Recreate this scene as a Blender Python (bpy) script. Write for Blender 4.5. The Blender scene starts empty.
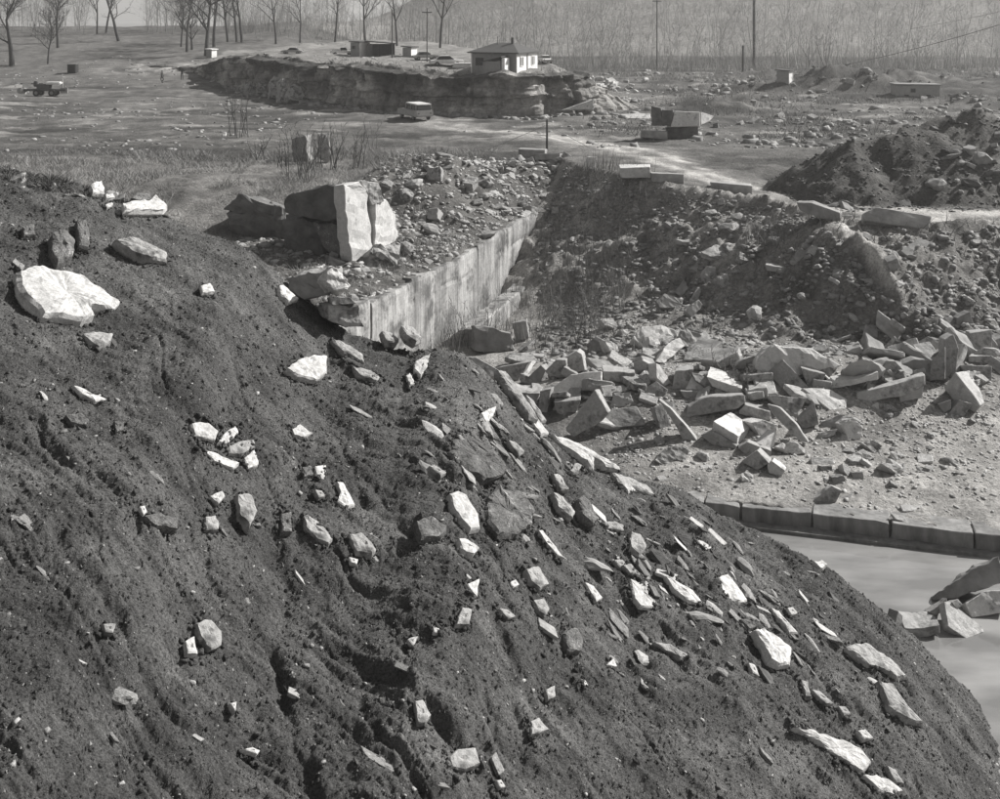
import bpy, bmesh, math, random
import numpy as np
from mathutils import Vector, Matrix

# ------------------------------------------------------------------ camera, sky, sun
SC = bpy.context.scene
COL = SC.collection
CAMZ, F, HORY = 10.5, 1100.0, 13.0        # eye height over the plain, focal length and horizon row in photo pixels
cam = bpy.data.cameras.new('camera'); cam_o = bpy.data.objects.new('camera', cam); COL.objects.link(cam_o)
cam.sensor_width = 36.0; cam.lens = 36.0 * F / 1000.0
cam.shift_y = -(399.5 - HORY) / 1000.0     # view camera kept level, lens dropped
cam.clip_start = 0.3; cam.clip_end = 3000
cam_o.location = (0, 0, CAMZ); cam_o.rotation_euler = (math.radians(90), 0, 0)
SC.camera = cam_o

SUN_EL, SUN_AZ = math.radians(37), math.radians(66)     # azimuth from +Y (view axis) towards +X
W = bpy.data.worlds.new('World'); SC.world = W; W.use_nodes = True
nt = W.node_tree; nt.nodes.clear()
sky = nt.nodes.new('ShaderNodeTexSky'); sky.sky_type = 'NISHITA'; sky.sun_disc = False
sky.sun_elevation = SUN_EL; sky.sun_rotation = SUN_AZ; sky.dust_density = 1.5
hs = nt.nodes.new('ShaderNodeHueSaturation'); hs.inputs['Saturation'].default_value = 0.0   # black-and-white film
bg = nt.nodes.new('ShaderNodeBackground'); bg.inputs['Strength'].default_value = 0.052
wo = nt.nodes.new('ShaderNodeOutputWorld')
nt.links.new(sky.outputs[0], hs.inputs['Color']); nt.links.new(hs.outputs[0], bg.inputs['Color']); nt.links.new(bg.outputs[0], wo.inputs[0])
SUNV = Vector((math.sin(SUN_AZ) * math.cos(SUN_EL), math.cos(SUN_AZ) * math.cos(SUN_EL), math.sin(SUN_EL)))
sl = bpy.data.lights.new('sun', 'SUN'); sl.energy = 5.0; sl.angle = math.radians(0.55); sl.color = (1.0, 0.99, 0.97)
so = bpy.data.objects.new('sun', sl); COL.objects.link(so); so.location = (60, 40, 60)
so.rotation_euler = (-SUNV).to_track_quat('-Z', 'Y').to_euler()
SC.view_settings.view_transform = 'Standard'; SC.view_settings.look = 'None'
SC.view_settings.exposure = 0.68; SC.view_settings.gamma = 1.0; SC.view_settings.use_curve_mapping = False

# ------------------------------------------------------------------ noise and helpers
def _hash(ix, iy, s):
    h = (ix.astype(np.int64) * 374761393 + iy.astype(np.int64) * 668265263 + s * 974634541) & 0xFFFFFFFF
    h = ((h ^ (h >> 13)) * 1274126177) & 0xFFFFFFFF
    h = ((h ^ (h >> 16)) * 2246822519) & 0xFFFFFFFF
    return ((h >> 8) & 0xFFFF) / 32767.5 - 1.0
def vn(x, y, s=0):
    x = np.asarray(x, float); y = np.asarray(y, float)
    ix = np.floor(x); iy = np.floor(y); fx = x - ix; fy = y - iy
    fx = fx * fx * fx * (fx * (fx * 6 - 15) + 10); fy = fy * fy * fy * (fy * (fy * 6 - 15) + 10)
    a = _hash(ix, iy, s); b = _hash(ix + 1, iy, s); c = _hash(ix, iy + 1, s); d = _hash(ix + 1, iy + 1, s)
    return a + (b - a) * fx + (c - a) * fy + (a - b - c + d) * fx * fy
def fbm(x, y, o=4, s=0, g=0.5):
    t = 0; a = 1.0; f = 1.0
    for k in range(o):
        t = t + a * vn(x * f + 17.3 * k, y * f - 9.1 * k, s + k); a *= g; f *= 2.03
    return t
def ridged(x, y, o=4, s=0, g=0.5):
    t = 0; a = 1.0; f = 1.0
    for k in range(o):
        t = t + a * (1 - 2 * np.abs(vn(x * f + 31.7 * k, y * f + 5.9 * k, s + k))); a *= g; f *= 2.1
    return t
def sstep(a, b, x):
    t = np.clip((np.asarray(x, float) - a) / (b - a), 0, 1); return t * t * (3 - 2 * t)
def seg_dist(x, y, pts):
    """distance to a polyline and the running parameter (metres) of the nearest point, signed side (+ = left of travel)"""
    best = np.full(np.shape(x), 1e9); par = np.zeros(np.shape(x)); side = np.zeros(np.shape(x)); run = 0.0
    for (ax, ay), (bx, by) in zip(pts[:-1], pts[1:]):
        dx, dy = bx - ax, by - ay; L = math.hypot(dx, dy)
        t = np.clip(((x - ax) * dx + (y - ay) * dy) / (L * L), 0, 1)
        d = np.hypot(x - ax - t * dx, y - ay - t * dy)
        m = d < best
        best = np.where(m, d, best); par = np.where(m, run + t * L, par)
        side = np.where(m, dx * (y - ay) - dy * (x - ax), side); run += L
    return best, par, np.sign(side)
def flat(px, py, z=0.0):                       # photo pixel -> the spot where its ray meets the level z
    Y = (CAMZ - z) * F / (py - HORY); return ((px - 500) * Y / F, Y)

def mesh_obj(name, verts, faces, mat, parent=None, smooth=False, loc=None):
    me = bpy.data.meshes.new(name); me.from_pydata(verts, [], faces); me.update()
    if smooth: me.polygons.foreach_set('use_smooth', [True] * len(me.polygons))
    if mat: me.materials.append(mat)
    return link(name, me, parent, loc)
def link(name, me, parent=None, loc=None):
    o = bpy.data.objects.new(name, me); COL.objects.link(o)
    if loc is not None: o.location = loc
    if parent is not None: o.parent = parent
    return o
def tag(o, label, cat, group=None):
    o['label'] = label; o['category'] = cat; o['kind'] = 'thing'
    if group: o['group'] = group
    return o
def empty(name, loc, label, cat, group=None, rz=0.0):
    o = bpy.data.objects.new(name, None); COL.objects.link(o); o.location = loc; o.rotation_euler = (0, 0, rz)
    o.empty_display_size = 0.2
    return tag(o, label, cat, group)
def structure(o): o['kind'] = 'structure'; return o
def stuff(o, label, cat):
    o['kind'] = 'stuff'; o['label'] = label; o['category'] = cat; return o

# ------------------------------------------------------------------ materials (grey: the film is black and white)
TINT = (1.0, 0.985, 0.965)
def N(nt, t, **kw):
    n = nt.nodes.new(t)
    for k, v in kw.items(): setattr(n, k, v)
    return n
def grey(v): return (v * TINT[0], v * TINT[1], v * TINT[2], 1)
def mat_noise(name, lo, hi, scale=4.0, detail=8.0, rough=0.95, bump=0.3, bscale=None, bdist=0.05, stretch=None, spots=None, attr=None, obj_coord=True, rnd=0.0, clods=None, lohi=(0.3, 0.7), grain=None, streak=None):
    m = bpy.data.materials.new(name); m.use_nodes = True; t = m.node_tree; t.nodes.clear()
    out = N(t, 'ShaderNodeOutputMaterial'); p = N(t, 'ShaderNodeBsdfPrincipled'); t.links.new(p.outputs[0], out.inputs[0])
    p.inputs['Roughness'].default_value = rough; p.inputs['Specular IOR Level'].default_value = 0.25
    tc = N(t, 'ShaderNodeTexCoord'); vec = tc.outputs['Object']
    if stretch:
        mp = N(t, 'ShaderNodeMapping'); mp.inputs['Scale'].default_value = stretch; t.links.new(vec, mp.inputs[0]); svec = mp.outputs[0]
    else: svec = vec
    nz = N(t, 'ShaderNodeTexNoise'); nz.inputs['Scale'].default_value = scale; nz.inputs['Detail'].default_value = detail; nz.inputs['Roughness'].default_value = 0.62
    t.links.new(svec, nz.inputs['Vector'])
    cr = N(t, 'ShaderNodeValToRGB'); cr.color_ramp.elements[0].position = lohi[0]; cr.color_ramp.elements[1].position = lohi[1]
    cr.color_ramp.elements[0].color = grey(lo); cr.color_ramp.elements[1].color = grey(hi)
    t.links.new(nz.outputs[0], cr.inputs[0]); col = cr.outputs[0]
    if spots:                                   # lichen, dirt or pale specks with a shape of their own
        sv, sc_, th, wd = spots
        n2 = N(t, 'ShaderNodeTexNoise'); n2.inputs['Scale'].default_value = sc_; n2.inputs['Detail'].default_value = 5.0; n2.inputs['Roughness'].default_value = 0.7
        t.links.new(vec, n2.inputs['Vector'])
        r2 = N(t, 'ShaderNodeMapRange'); r2.inputs[1].default_value = th; r2.inputs[2].default_value = th + wd; t.links.new(n2.outputs[0], r2.inputs[0])
        mx = N(t, 'ShaderNodeMix', data_type='RGBA'); t.links.new(r2.outputs[0], mx.inputs[0]); t.links.new(col, mx.inputs[6]); mx.inputs[7].default_value = grey(sv)
        col = mx.outputs[2]
    if streak:                                  # tone changes running downhill
        ms = N(t, 'ShaderNodeMapping'); ms.inputs['Rotation'].default_value = (0, 0, math.radians(26.57)); ms.inputs['Scale'].default_value = (0.22, 1.5, 0.4); t.links.new(vec, ms.inputs[0])
        n4 = N(t, 'ShaderNodeTexNoise'); n4.inputs['Scale'].default_value = 1.0; n4.inputs['Detail'].default_value = 7.0; n4.inputs['Roughness'].default_value = 0.65; n4.inputs['Distortion'].default_value = 0.4
        t.links.new(ms.outputs[0], n4.inputs['Vector']); r4 = N(t, 'ShaderNodeMapRange'); r4.inputs[1].default_value = 0.33; r4.inputs[2].default_value = 0.67; r4.inputs[3].default_value = 1 - streak; r4.inputs[4].default_value = 1 + streak
        t.links.new(n4.outputs[0], r4.inputs[0]); mx = N(t, 'ShaderNodeMix', data_type='RGBA', blend_type='MULTIPLY'); mx.inputs[0].default_value = 1.0
        t.links.new(col, mx.inputs[6]); t.links.new(r4.outputs[0], mx.inputs[7]); col = mx.outputs[2]
    if grain:
        amt, gs = grain
        n3 = N(t, 'ShaderNodeTexNoise'); n3.inputs['Scale'].default_value = gs; n3.inputs['Detail'].default_value = 3.0; n3.inputs['Roughness'].default_value = 0.8
        t.links.new(vec, n3.inputs['Vector']); r3 = N(t, 'ShaderNodeMapRange'); r3.inputs[1].default_value = 0.3; r3.inputs[2].default_value = 0.7; r3.inputs[3].default_value = 1 - amt; r3.inputs[4].default_value = 1 + amt
        t.links.new(n3.outputs[0], r3.inputs[0])
        mx = N(t, 'ShaderNodeMix', data_type='RGBA', blend_type='MULTIPLY'); mx.inputs[0].default_value = 1.0
        t.links.new(col, mx.inputs[6]); t.links.new(r3.outputs[0], mx.inputs[7]); col = mx.outputs[2]
    if attr:
        at = N(t, 'ShaderNodeAttribute', attribute_name=attr)
        mx = N(t, 'ShaderNodeMix', data_type='RGBA', blend_type='MULTIPLY'); mx.inputs[0].default_value = 1.0
        t.links.new(col, mx.inputs[6]); t.links.new(at.outputs['Color'], mx.inputs[7]); col = mx.outputs[2]
    if rnd:
        oi = N(t, 'ShaderNodeObjectInfo'); mr = N(t, 'ShaderNodeMapRange'); mr.inputs[3].default_value = 1 - rnd; mr.inputs[4].default_value = 1 + rnd
        t.links.new(oi.outputs['Random'], mr.inputs[0])
        mx = N(t, 'ShaderNodeMix', data_type='RGBA', blend_type='MULTIPLY'); mx.inputs[0].default_value = 1.0
        t.links.new(col, mx.inputs[6]); t.links.new(mr.outputs[0], mx.inputs[7]); col = mx.outputs[2]
    t.links.new(col, p.inputs['Base Color'])
    if bump:
        b = N(t, 'ShaderNodeTexNoise'); b.inputs['Scale'].default_value = bscale or scale * 4; b.inputs['Detail'].default_value = 8.0; b.inputs['Roughness'].default_value = 0.7
        t.links.new(svec if stretch else vec, b.inputs['Vector']); h = b.outputs[0]
        if clods:
            vo = N(t, 'ShaderNodeTexVoronoi', feature='F1'); vo.inputs['Scale'].default_value = clods; t.links.new(vec, vo.inputs['Vector'])
            ma = N(t, 'ShaderNodeMath', operation='SUBTRACT'); t.links.new(h, ma.inputs[0]); t.links.new(vo.outputs['Distance'], ma.inputs[1]); h = ma.outputs[0]
        bp = N(t, 'ShaderNodeBump'); bp.inputs['Strength'].default_value = bump; bp.inputs['Distance'].default_value = bdist
        t.links.new(h, bp.inputs['Height']); t.links.new(bp.outputs[0], p.inputs['Normal'])
    return m
M = {}
M['dirt'] = mat_noise('dark_dirt', 0.055, 0.108, 0.9, 12, 1.0, 1.0, 26, 0.065, clods=None, spots=(0.13, 0.4, 0.53, 0.12), grain=(0.7, 26), streak=0.35)
M['ground'] = mat_noise('quarry_ground', 0.62, 1.35, 0.9, 10, 1.0, 0.9, 5, 0.15, attr='tone', grain=(0.45, 7))
M['white_rock'] = mat_noise('white_limestone', 0.34, 0.56, 2.2, 8, 0.9, 0.55, 7, 0.05, spots=(0.2, 2.6, 0.52, 0.16), rnd=0.12, grain=(0.25, 16))
M['pale_rock'] = mat_noise('pale_limestone', 0.2, 0.46, 2.4, 9, 0.92, 0.9, 8, 0.06, spots=(0.11, 2.0, 0.5, 0.12), rnd=0.14, grain=(0.3, 16))
M['dusty_rock'] = mat_noise('dirt_caked_stone', 0.08, 0.2, 2.6, 10, 1.0, 1.0, 14, 0.07, spots=(0.36, 3.4, 0.6, 0.05), rnd=0.12, grain=(0.45, 22))
M['scree'] = mat_noise('scree_stone', 0.1, 0.3, 0.8, 8, 0.95, 0.4, 8, 0.03, grain=(0.3, 6))
M['block'] = mat_noise('sawn_limestone', 0.22, 0.38, 1.4, 10, 0.9, 0.7, 6, 0.05, spots=(0.13, 1.1, 0.53, 0.12), rnd=0.2, grain=(0.15, 12))  # darker copy, shade of the front faces put into its tone
M['block_pale'] = mat_noise('pale_lit_limestone', 0.4, 0.6, 1.6, 10, 0.9, 0.7, 6, 0.05, spots=(0.2, 1.5, 0.55, 0.12), rnd=0.12, grain=(0.15, 12))  # paler copy of the block stone, sunlit tops put into its colour
M['stone_mid'] = mat_noise('weathered_limestone', 0.15, 0.34, 1.3, 8, 0.95, 0.5, 5, 0.05, rnd=0.3)
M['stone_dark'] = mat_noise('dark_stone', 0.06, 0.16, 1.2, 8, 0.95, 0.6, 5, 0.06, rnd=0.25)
M['wall'] = mat_noise('drilled_limestone', 0.16, 0.42, 1.0, 12, 0.9, 0.35, 6, 0.03, stretch=(1.0, 1.0, 0.13), spots=(0.1, 0.6, 0.47, 0.16), grain=(0.25, 7), lohi=(0.36, 0.66))
M['kerbwall'] = mat_noise('kerb_limestone', 0.09, 0.26, 1.6, 8, 0.85, 0.4, 6, 0.03, stretch=(1.5, 1.5, 0.5), rnd=0.15)  # dark grey mottling drawn out vertically
M['cliff'] = mat_noise('cliff_rock', 0.4, 1.7, 0.55, 10, 0.95, 0.9, 1.8, 0.35, stretch=(1.0, 1.0, 0.5), attr='tone', grain=(0.35, 3))
M['bark'] = mat_noise('bark', 0.035, 0.075, 6, 6, 0.95, 0.4, 12, 0.03)
M['bark_pale'] = mat_noise('pale_bark', 0.1, 0.2, 5, 6, 0.95, 0)
M['wood_far'] = mat_noise('winter_wood', 0.25, 0.38, 0.3, 4, 1.0, 0)
M['grass'] = mat_noise('dry_grass', 0.15, 0.32, 0.6, 5, 1.0, 0)
M['grass_dark'] = mat_noise('dark_grass', 0.07, 0.2, 0.6, 5, 1.0, 0)
def plain(name, v, rough=0.6, metal=0.0):
    return mat_noise(name, v * 0.85, v * 1.12, 3.0, 5, rough, 0.08, 14, 0.01)
M['white_paint'] = plain('white_boards', 0.72); M['shaded_grey'] = plain('shaded_grey_boards', 0.26); M['roof'] = plain('dark_roofing', 0.07, 0.85)
M['black'] = plain('black_rubber', 0.025, 0.7); M['glass'] = plain('dark_window_glass', 0.04, 0.12); M['steel'] = plain('worn_steel', 0.2, 0.45)
M['car_white'] = plain('white_car_paint', 0.7, 0.3); M['car_dark'] = plain('dark_car_paint', 0.1, 0.3); M['car_grey'] = plain('grey_car_paint', 0.3, 0.3)
M['cloth'] = plain('dark_cloth', 0.05, 0.9); M['skin'] = plain('skin', 0.3, 0.7); M['rust'] = plain('rusty_iron', 0.09, 0.85)
# quarry water: milky, still
m = bpy.data.materials.new('quarry_water'); m.use_nodes = True; t = m.node_tree; p = t.nodes['Principled BSDF']
p.inputs['Base Color'].default_value = grey(0.2); p.inputs['Roughness'].default_value = 0.03; p.inputs['IOR'].default_value = 1.33; p.inputs['Specular IOR Level'].default_value = 0.9
nz = N(t, 'ShaderNodeTexNoise'); nz.inputs['Scale'].default_value = 1.6; nz.inputs['Detail'].default_value = 4
tcw = N(t, 'ShaderNodeTexCoord'); mpw = N(t, 'ShaderNodeMapping'); mpw.inputs['Scale'].default_value = (1, 2.5, 1); t.links.new(tcw.outputs['Object'], mpw.inputs[0]); t.links.new(mpw.outputs[0], nz.inputs['Vector'])
bp = N(t, 'ShaderNodeBump'); bp.inputs['Strength'].default_value = 0.05; bp.inputs['Distance'].default_value = 0.05
t.links.new(nz.outputs[0], bp.inputs['Height']); t.links.new(bp.outputs[0], p.inputs['Normal'])
nz2 = N(t, 'ShaderNodeTexNoise'); nz2.inputs['Scale'].default_value = 0.35; nz2.inputs['Detail'].default_value = 6
crw = N(t, 'ShaderNodeValToRGB'); crw.color_ramp.elements[0].color = grey(0.15); crw.color_ramp.elements[1].color = grey(0.27); crw.color_ramp.elements[0].position = 0.35; crw.color_ramp.elements[1].position = 0.65
t.links.new(mpw.outputs[0], nz2.inputs['Vector']); t.links.new(nz2.outputs[0], crw.inputs[0]); t.links.new(crw.outputs[0], p.inputs['Base Color'])
M['water'] = m

# ------------------------------------------------------------------ the lie of the land
WALL_A, WALL_B = (-7.2, 44.5), (2.7, 72.2)                          # foot line of the drilled wall
RIM = [(2.2, 86), (3.6, 79), (6.5, 72.8), (11.2, 67.4), (14.9, 63.6), (17.9, 56.8), (21.9, 55.0), (26, 56.5), (33, 59.5), (48, 61)]
CLIFF = [(15.0, 133), (10.5, 120), (7.5, 115.5), (2.5, 112.5), (-4.0, 114.5), (-12.0, 119), (-20.0, 127), (-27.0, 139), (-36.0, 153), (-48, 170), (-66, 186)]
KERB = [(4.5, 37.6), (7.3, 36.9), (16.2, 34.5), (40, 28.0)]
ROAD = [(-30, 112), (-7, 104), (5.0, 92.5), (10.4, 81.5), (14.6, 70.5), (18.4, 63.8), (22.5, 59.6), (27, 58.9), (60, 57.5)]
WATERZ = -6.44
PATH = []
SPUR = []
def floor_z(x, y):
    right = np.minimum(-5.85 + np.maximum(y - 36, 0) * 0.105, -4.7)
    left = -6.0 - 0.03 * np.maximum(y - 42, 0)
    k = sstep(0, 11, x); z = left * (1 - k) + right * k
    z = z + 0.95 * np.exp(-((y - 45.5) / 3.2) ** 2) * sstep(-2, 3, x) * (1 - sstep(20, 24, x)) * (1 - 0.35 * np.exp(-((x - 8.2) / 1.6) ** 2))
    return z
def ground_z(x, y, detail=True, tone=False):
    x = np.asarray(x, float); y = np.asarray(y, float)
    n1 = fbm(x * 0.12, y * 0.12, 4, 3); n2 = fbm(x * 0.6, y * 0.6, 4, 8)
    # the plain and the field rising on the left
    plain_ = 0.22 * n1 + 0.05 * n2
    plain_ = plain_ + sstep(-16, -50, x) * (0.06 * np.clip(y - 140, 0, 122) - 0.09 * np.clip(y - 268, 0, 200)) - 0.5 * sstep(8, 18, x) * (1 - sstep(68, 85, y))
    # bench behind the drilled wall, falling towards the pit
    wx = WALL_A[0] + (y - WALL_A[1]) * (WALL_B[0] - WALL_A[0]) / (WALL_B[1] - WALL_A[1])
    left = wx - x
    bench = -2.5 + 0.05 * np.maximum(left, 0) + 0.12 * n2
    bench = bench + 3.1 * np.exp(-((y - 71.5) / 5.5) ** 2) * sstep(-0.5, 5.5, left) * (1 - sstep(9, 14, left)) + 0.25 * ridged(x * 0.5, y * 0.5, 3, 5) * sstep(0, 3, left) * (1 - sstep(10, 14, left))
    kb = sstep(62, 78, y + 0.25 * left + 2 * n1)
    grassy = -1.9 + 1.9 * sstep(58, 74, y + 0.35 * np.maximum(left - 8, 0) + 1.5 * n1) + 0.4 * n1
    k2 = sstep(8, 15, left)
    lowl = bench * (1 - k2) + grassy * k2
    base = lowl * (1 - sstep(74, 82, y + 3 * n1)) + plain_ * sstep(74, 82, y + 3 * n1)
    # step of a low bank at the far edge of the grass on the left
    # the pit: scree falling from the rim
    d, par, sd = seg_dist(x, y, RIM)
    inside = (sd < 0) | ((x > wx) & (y < 56))
    din = np.where(inside, d, 0.0)
    fz = floor_z(x, y) + 0.04 * n2 + 0.12 * n1
    spur = (1.35 * np.exp(-seg_dist(x, y, SPUR)[0] / 1.7) * sstep(0.3, 2.0, din) if SPUR else 0.0) * (1 - sstep(5, 11, din))
    hollow = 1.0 * np.exp(-((x - 24.5) / 2.6) ** 2) * sstep(0.5, 3, din)
    sl_ = -0.62 * din - 0.15 * np.minimum(din, 1.2) + spur - hollow + 0.55 * fbm(x * 0.33, y * 0.33, 4, 21) * sstep(0.4, 3, din) + 0.22 * ridged(x * 0.8, y * 0.8, 3, 2) * sstep(0.4, 2.5, din)
    pit = np.where(sl_ > fz, sl_, fz)
    soft = 0.5 * (sl_ + fz + np.sqrt((sl_ - fz) ** 2 + 0.5)); pit = soft
    right_of_wall = x > wx - 0.3
    z = np.where(right_of_wall & inside, pit, np.where(right_of_wall, plain_, base))
    # talus where the wall dies out at its far end
    far_talus = -2.4 + 0.36 * (y - 72)
    z = np.where((y > 71) & (x > wx - 3) & (x < wx + 7) & inside, np.maximum(z, np.minimum(far_talus + 0.3 * n2 - 0.55 * np.maximum(x - wx, 0), plain_)), z)
    # the water: bed beyond the kerb stones
    kd, kp, ks = seg_dist(x, y, KERB)
    front = (ks < 0) & (x > 2)
    z = np.where(front, np.minimum(z, -8.6), z)
    z = np.where((x <= 2) & (y < 40), np.minimum(z, -6.0), z)
    # plateau behind the cliff
    cd, cp, cs = seg_dist(x, y, CLIFF)
    behind = np.where(cs > 0, 0.0, cd)
    pl = (4.75 + 0.006 * (y - 115) + 0.35 * n1 - 0.25 * np.exp(-((behind - 1.5) / 2.0) ** 2) * (1 + n2)) * sstep(0.5, 0.9, behind)
    fade = (1 - 0.6 * sstep(-32, -50, x)) * (1 - sstep(-46, -66, x)) * (1 - sstep(6.5, 14, x + 0.22 * (y - 116)))
    pl = pl * fade
    z = np.where((cs < 0) & (y > 105) & (y < 260), np.maximum(z, pl * (1 - sstep(200, 260, y))), z)
    # dark spoil pile on the right of the road
    sd_, sp_, _ = seg_dist(x, y, [(21.6, 68.0), (27.5, 69.5), (45, 71)])
    top = 2.7 + 1.3 * sstep(22, 28, x)
    mound = top - 0.68 * sd_ + 0.4 * fbm(x * 0.4, y * 0.4, 4, 40) + 0.06 * ridged(x * 0.9, y * 0.9, 3, 44)
    mound_on = mound > z; z = np.maximum(z, mound)
    # rubble ridges far on the plain
    rb = (0.9 * sstep(0.1, 0.7, fbm(x * 0.05, y * 0.09, 3, 60)) + 0.25 * np.maximum(fbm(x * 0.4, y * 0.4, 4, 61), 0)) * sstep(100, 125, y) * (1 - sstep(185, 210, y)) * sstep(18, 28, x + 0.1 * (y - 100))
    rb2 = 2.6 * np.exp(-((x - 50) / 15) ** 2 - ((y - 146) / 6) ** 2) + 1.3 * np.exp(-((x - 22) / 5) ** 2 - ((y - 118) / 3) ** 2)
    z = z + rb + rb2 * (1 + 0.2 * n2); rubbly = sstep(0.15, 0.8, rb + rb2)
    # wooded hillside behind everything
    hill = 46 * sstep(225, 430, y + 0.5 * n1) * sstep(-75, -5, x - 0.10 * (y - 220))
    z = z + hill
    if detail:
        near = 1 - sstep(90, 200, y)
        rough = np.where(inside & right_of_wall, 0.03 + 0.09 * sstep(0.3, 1.2, z - fz), 0.04) + np.where(mound_on, 0.06, 0)
        z = z + near * rough * fbm(x * 2.1, y * 2.1, 3, 71) * np.where(front, 0, 1)
    if not tone: return z
    # what the ground is made of (albedo)
    c = 0.095 + 0.025 * n1 + 0.03 * n2
    litter = sstep(0.0, 0.6, fbm(x * 0.09, y * 0.33, 4, 90)); c = c * (1 - 0.5 * litter)  # long tree shadows painted in with the litter as darker streaks
    pale = sstep(0.5, 0.9, fbm(x * 0.2, y * 0.42, 4, 93)); c = c + 0.13 * pale * sstep(80, 100, y) * (1 - sstep(190, 230, y))
    c = np.where((y > 150) & (x < -25), 0.105 + 0.03 * n2, c)
    c = np.where((left > 8) & (y < 80) & (y > 40), 0.15 + 0.05 * n2, c)
    c = c + 0.22 * np.exp(-((x + 50) / 9) ** 2 - ((y - 172) / 7) ** 2) * np.clip(0.6 + 0.9 * n2, 0, 1.4)
    rd, rp, rs = seg_dist(x, y, ROAD)
    track = np.exp(-((rd - 1.1) / 0.5) ** 2) + 0.55 * np.exp(-(rd / 2.6) ** 2)
    c = c + 0.3 * np.clip(track * (0.8 + 0.5 * n2), 0, 1) * sstep(-14, 2, x)
    c = np.where(inside & right_of_wall, 0.2 + 0.08 * n2 + 0.05 * n1, c)
    kf = sstep(-3.6, -4.7, z) * (1 - sstep(45, 50, y)) * sstep(3, 8, x)
    c = np.where(inside & right_of_wall, c * (1 - kf) + (0.27 + 0.07 * n2) * kf, c)
    if PATH: c = c + 0.34 * np.exp(-(seg_dist(x + 0.15 * n2, y, PATH)[0] / 0.24) ** 2)
    c = np.where(mound_on, 0.085 + 0.02 * n2 + 0.05 * sstep(27, 33, x), c)
    c = np.where((cs < 0) & (y > 105) & (y < 200) & (pl > 2), 0.2 + 0.05 * n2, c)
    c = c * (1 - 0.4 * rubbly)
    c = np.where(hill > 1.0, 0.2, c)
    return z, np.clip(c, 0.04, 0.6)

# foreground spoil slope: crest line read off the photograph, standing 27 m away
SKY_PX = np.array([-160, -60, 0, 60, 100, 150, 185, 215, 250, 275, 300, 330, 350, 380, 410, 440, 462, 480, 500, 530, 570, 600, 640, 690, 715, 760, 800, 840, 870, 900, 930, 960, 985, 1060, 1200])
SKY_PY = np.array([120, 148, 166, 180, 190, 208, 226, 236, 250, 270, 294, 318, 334, 342, 350, 348, 352, 366, 386, 412, 442, 465, 479, 493, 512, 532, 553, 576, 600, 625, 652, 683, 712, 800, 960])
CY = 27.0
_cx = (SKY_PX - 500) * CY / F; _cz = CAMZ - (SKY_PY - HORY) * CY / F
HD = np.array((0.894, -0.447))                                        # downhill, seen from above
GULLY = []                                                             # filled below (world polylines)
def heap_base(x, y):
    zc = np.interp(x, _cx + 0.0, _cz)
    t = CY - y
    near = -0.31 * t + 0.35 * np.exp(-((t - 9) / 3.5) ** 2) * sstep(6, -8, x)
    w = 0.55; tt = t / w
    far = 0.85 * t
    prof = np.where(t > 0, near, far)
    prof = np.minimum(near, far) - 0.28 * np.exp(-(t / 0.8) ** 2)
    return zc + prof
def heap_z(x, y, detail=True):
    x = np.asarray(x, float); y = np.asarray(y, float)
    z = heap_base(x, y)
    s = x * HD[0] + y * HD[1]; t = -x * HD[1] + y * HD[0]
    wv = 0.5 * fbm(x * 0.35, y * 0.35, 3, 101)
    flow = sstep(-9, -2, x + 0.25 * (CY - y)) 
    crest = sstep(-0.5, 2.5, CY - y) * 0.4 + 0.6
    z = z + crest * 0.16 * fbm(x * 0.33, y * 0.33, 3, 110)
    z = z + crest * (0.04 + 0.035 * flow) * ridged(t * 0.75 + wv, s * 0.16 + wv, 3, 120)
    if detail:
        z = z + crest * (0.015 + 0.03 * flow) * ridged(t * 2.6 + 1.6 * wv, s * 0.5 + wv, 3, 130)
        q = 3.4 * fbm(t * 1.5 + 1.2 * wv, s * 0.62 + wv, 4, 170, 0.6); st = np.floor(q) + sstep(0.6, 1.0, q - np.floor(q))
        z = z + (0.022 + 0.016 * flow) * (st - q * 0.6) * crest
        rill = np.clip(1 - 7 * np.abs(fbm(t * 0.62 + 1.3 * wv, s * 0.085 + 0.3 * wv, 3, 195)), 0, 1); z = z - 0.085 * (0.35 + 0.65 * flow) * rill * crest
        crk = np.clip(1 - 11 * np.abs(fbm(t * 1.9 + 1.5 * wv, s * 0.45 + wv, 3, 190)), 0, 1); z = z - 0.07 * flow * crk
        z = z + 0.03 * fbm(x * 2.3, y * 2.3, 4, 140, 0.6) * crest * (0.7 + 0.6 * vn(x * 0.5, y * 0.5, 141))
        q = 3.0 * fbm(x * 4.6 + wv, y * 4.6, 3, 180, 0.6); st = np.floor(q) + sstep(0.5, 1.0, q - np.floor(q))
        z = z + 0.010 * (st - q * 0.4)
        z = z + 0.013 * np.abs(fbm(x * 7.3, y * 7.3, 3, 150, 0.6)) + 0.012 * vn(x * 15.0, y * 15.0, 160)
        for pts, depth, wd in GULLY:
            b = (x > min(p[0] for p in pts) - 1) & (x < max(p[0] for p in pts) + 1) & (y > min(p[1] for p in pts) - 1) & (y < max(p[1] for p in pts) + 1)
            if np.any(b):
                d = seg_dist(x[b] + 0.16 * vn(x[b] * 3, y[b] * 3, 7), y[b] + 0.16 * vn(x[b] * 3, y[b] * 3, 9), pts)[0]
                z[b] -= 0.62 * depth * np.exp(-(d / wd) ** 2) * (0.6 + 0.5 * vn(x[b] * 1.7, y[b] * 1.7, 11))
    return z
_RC = np.concatenate([np.arange(8, 40, 0.25), np.arange(40, 130, 0.6), np.arange(130, 330, 2.0)])
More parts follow.
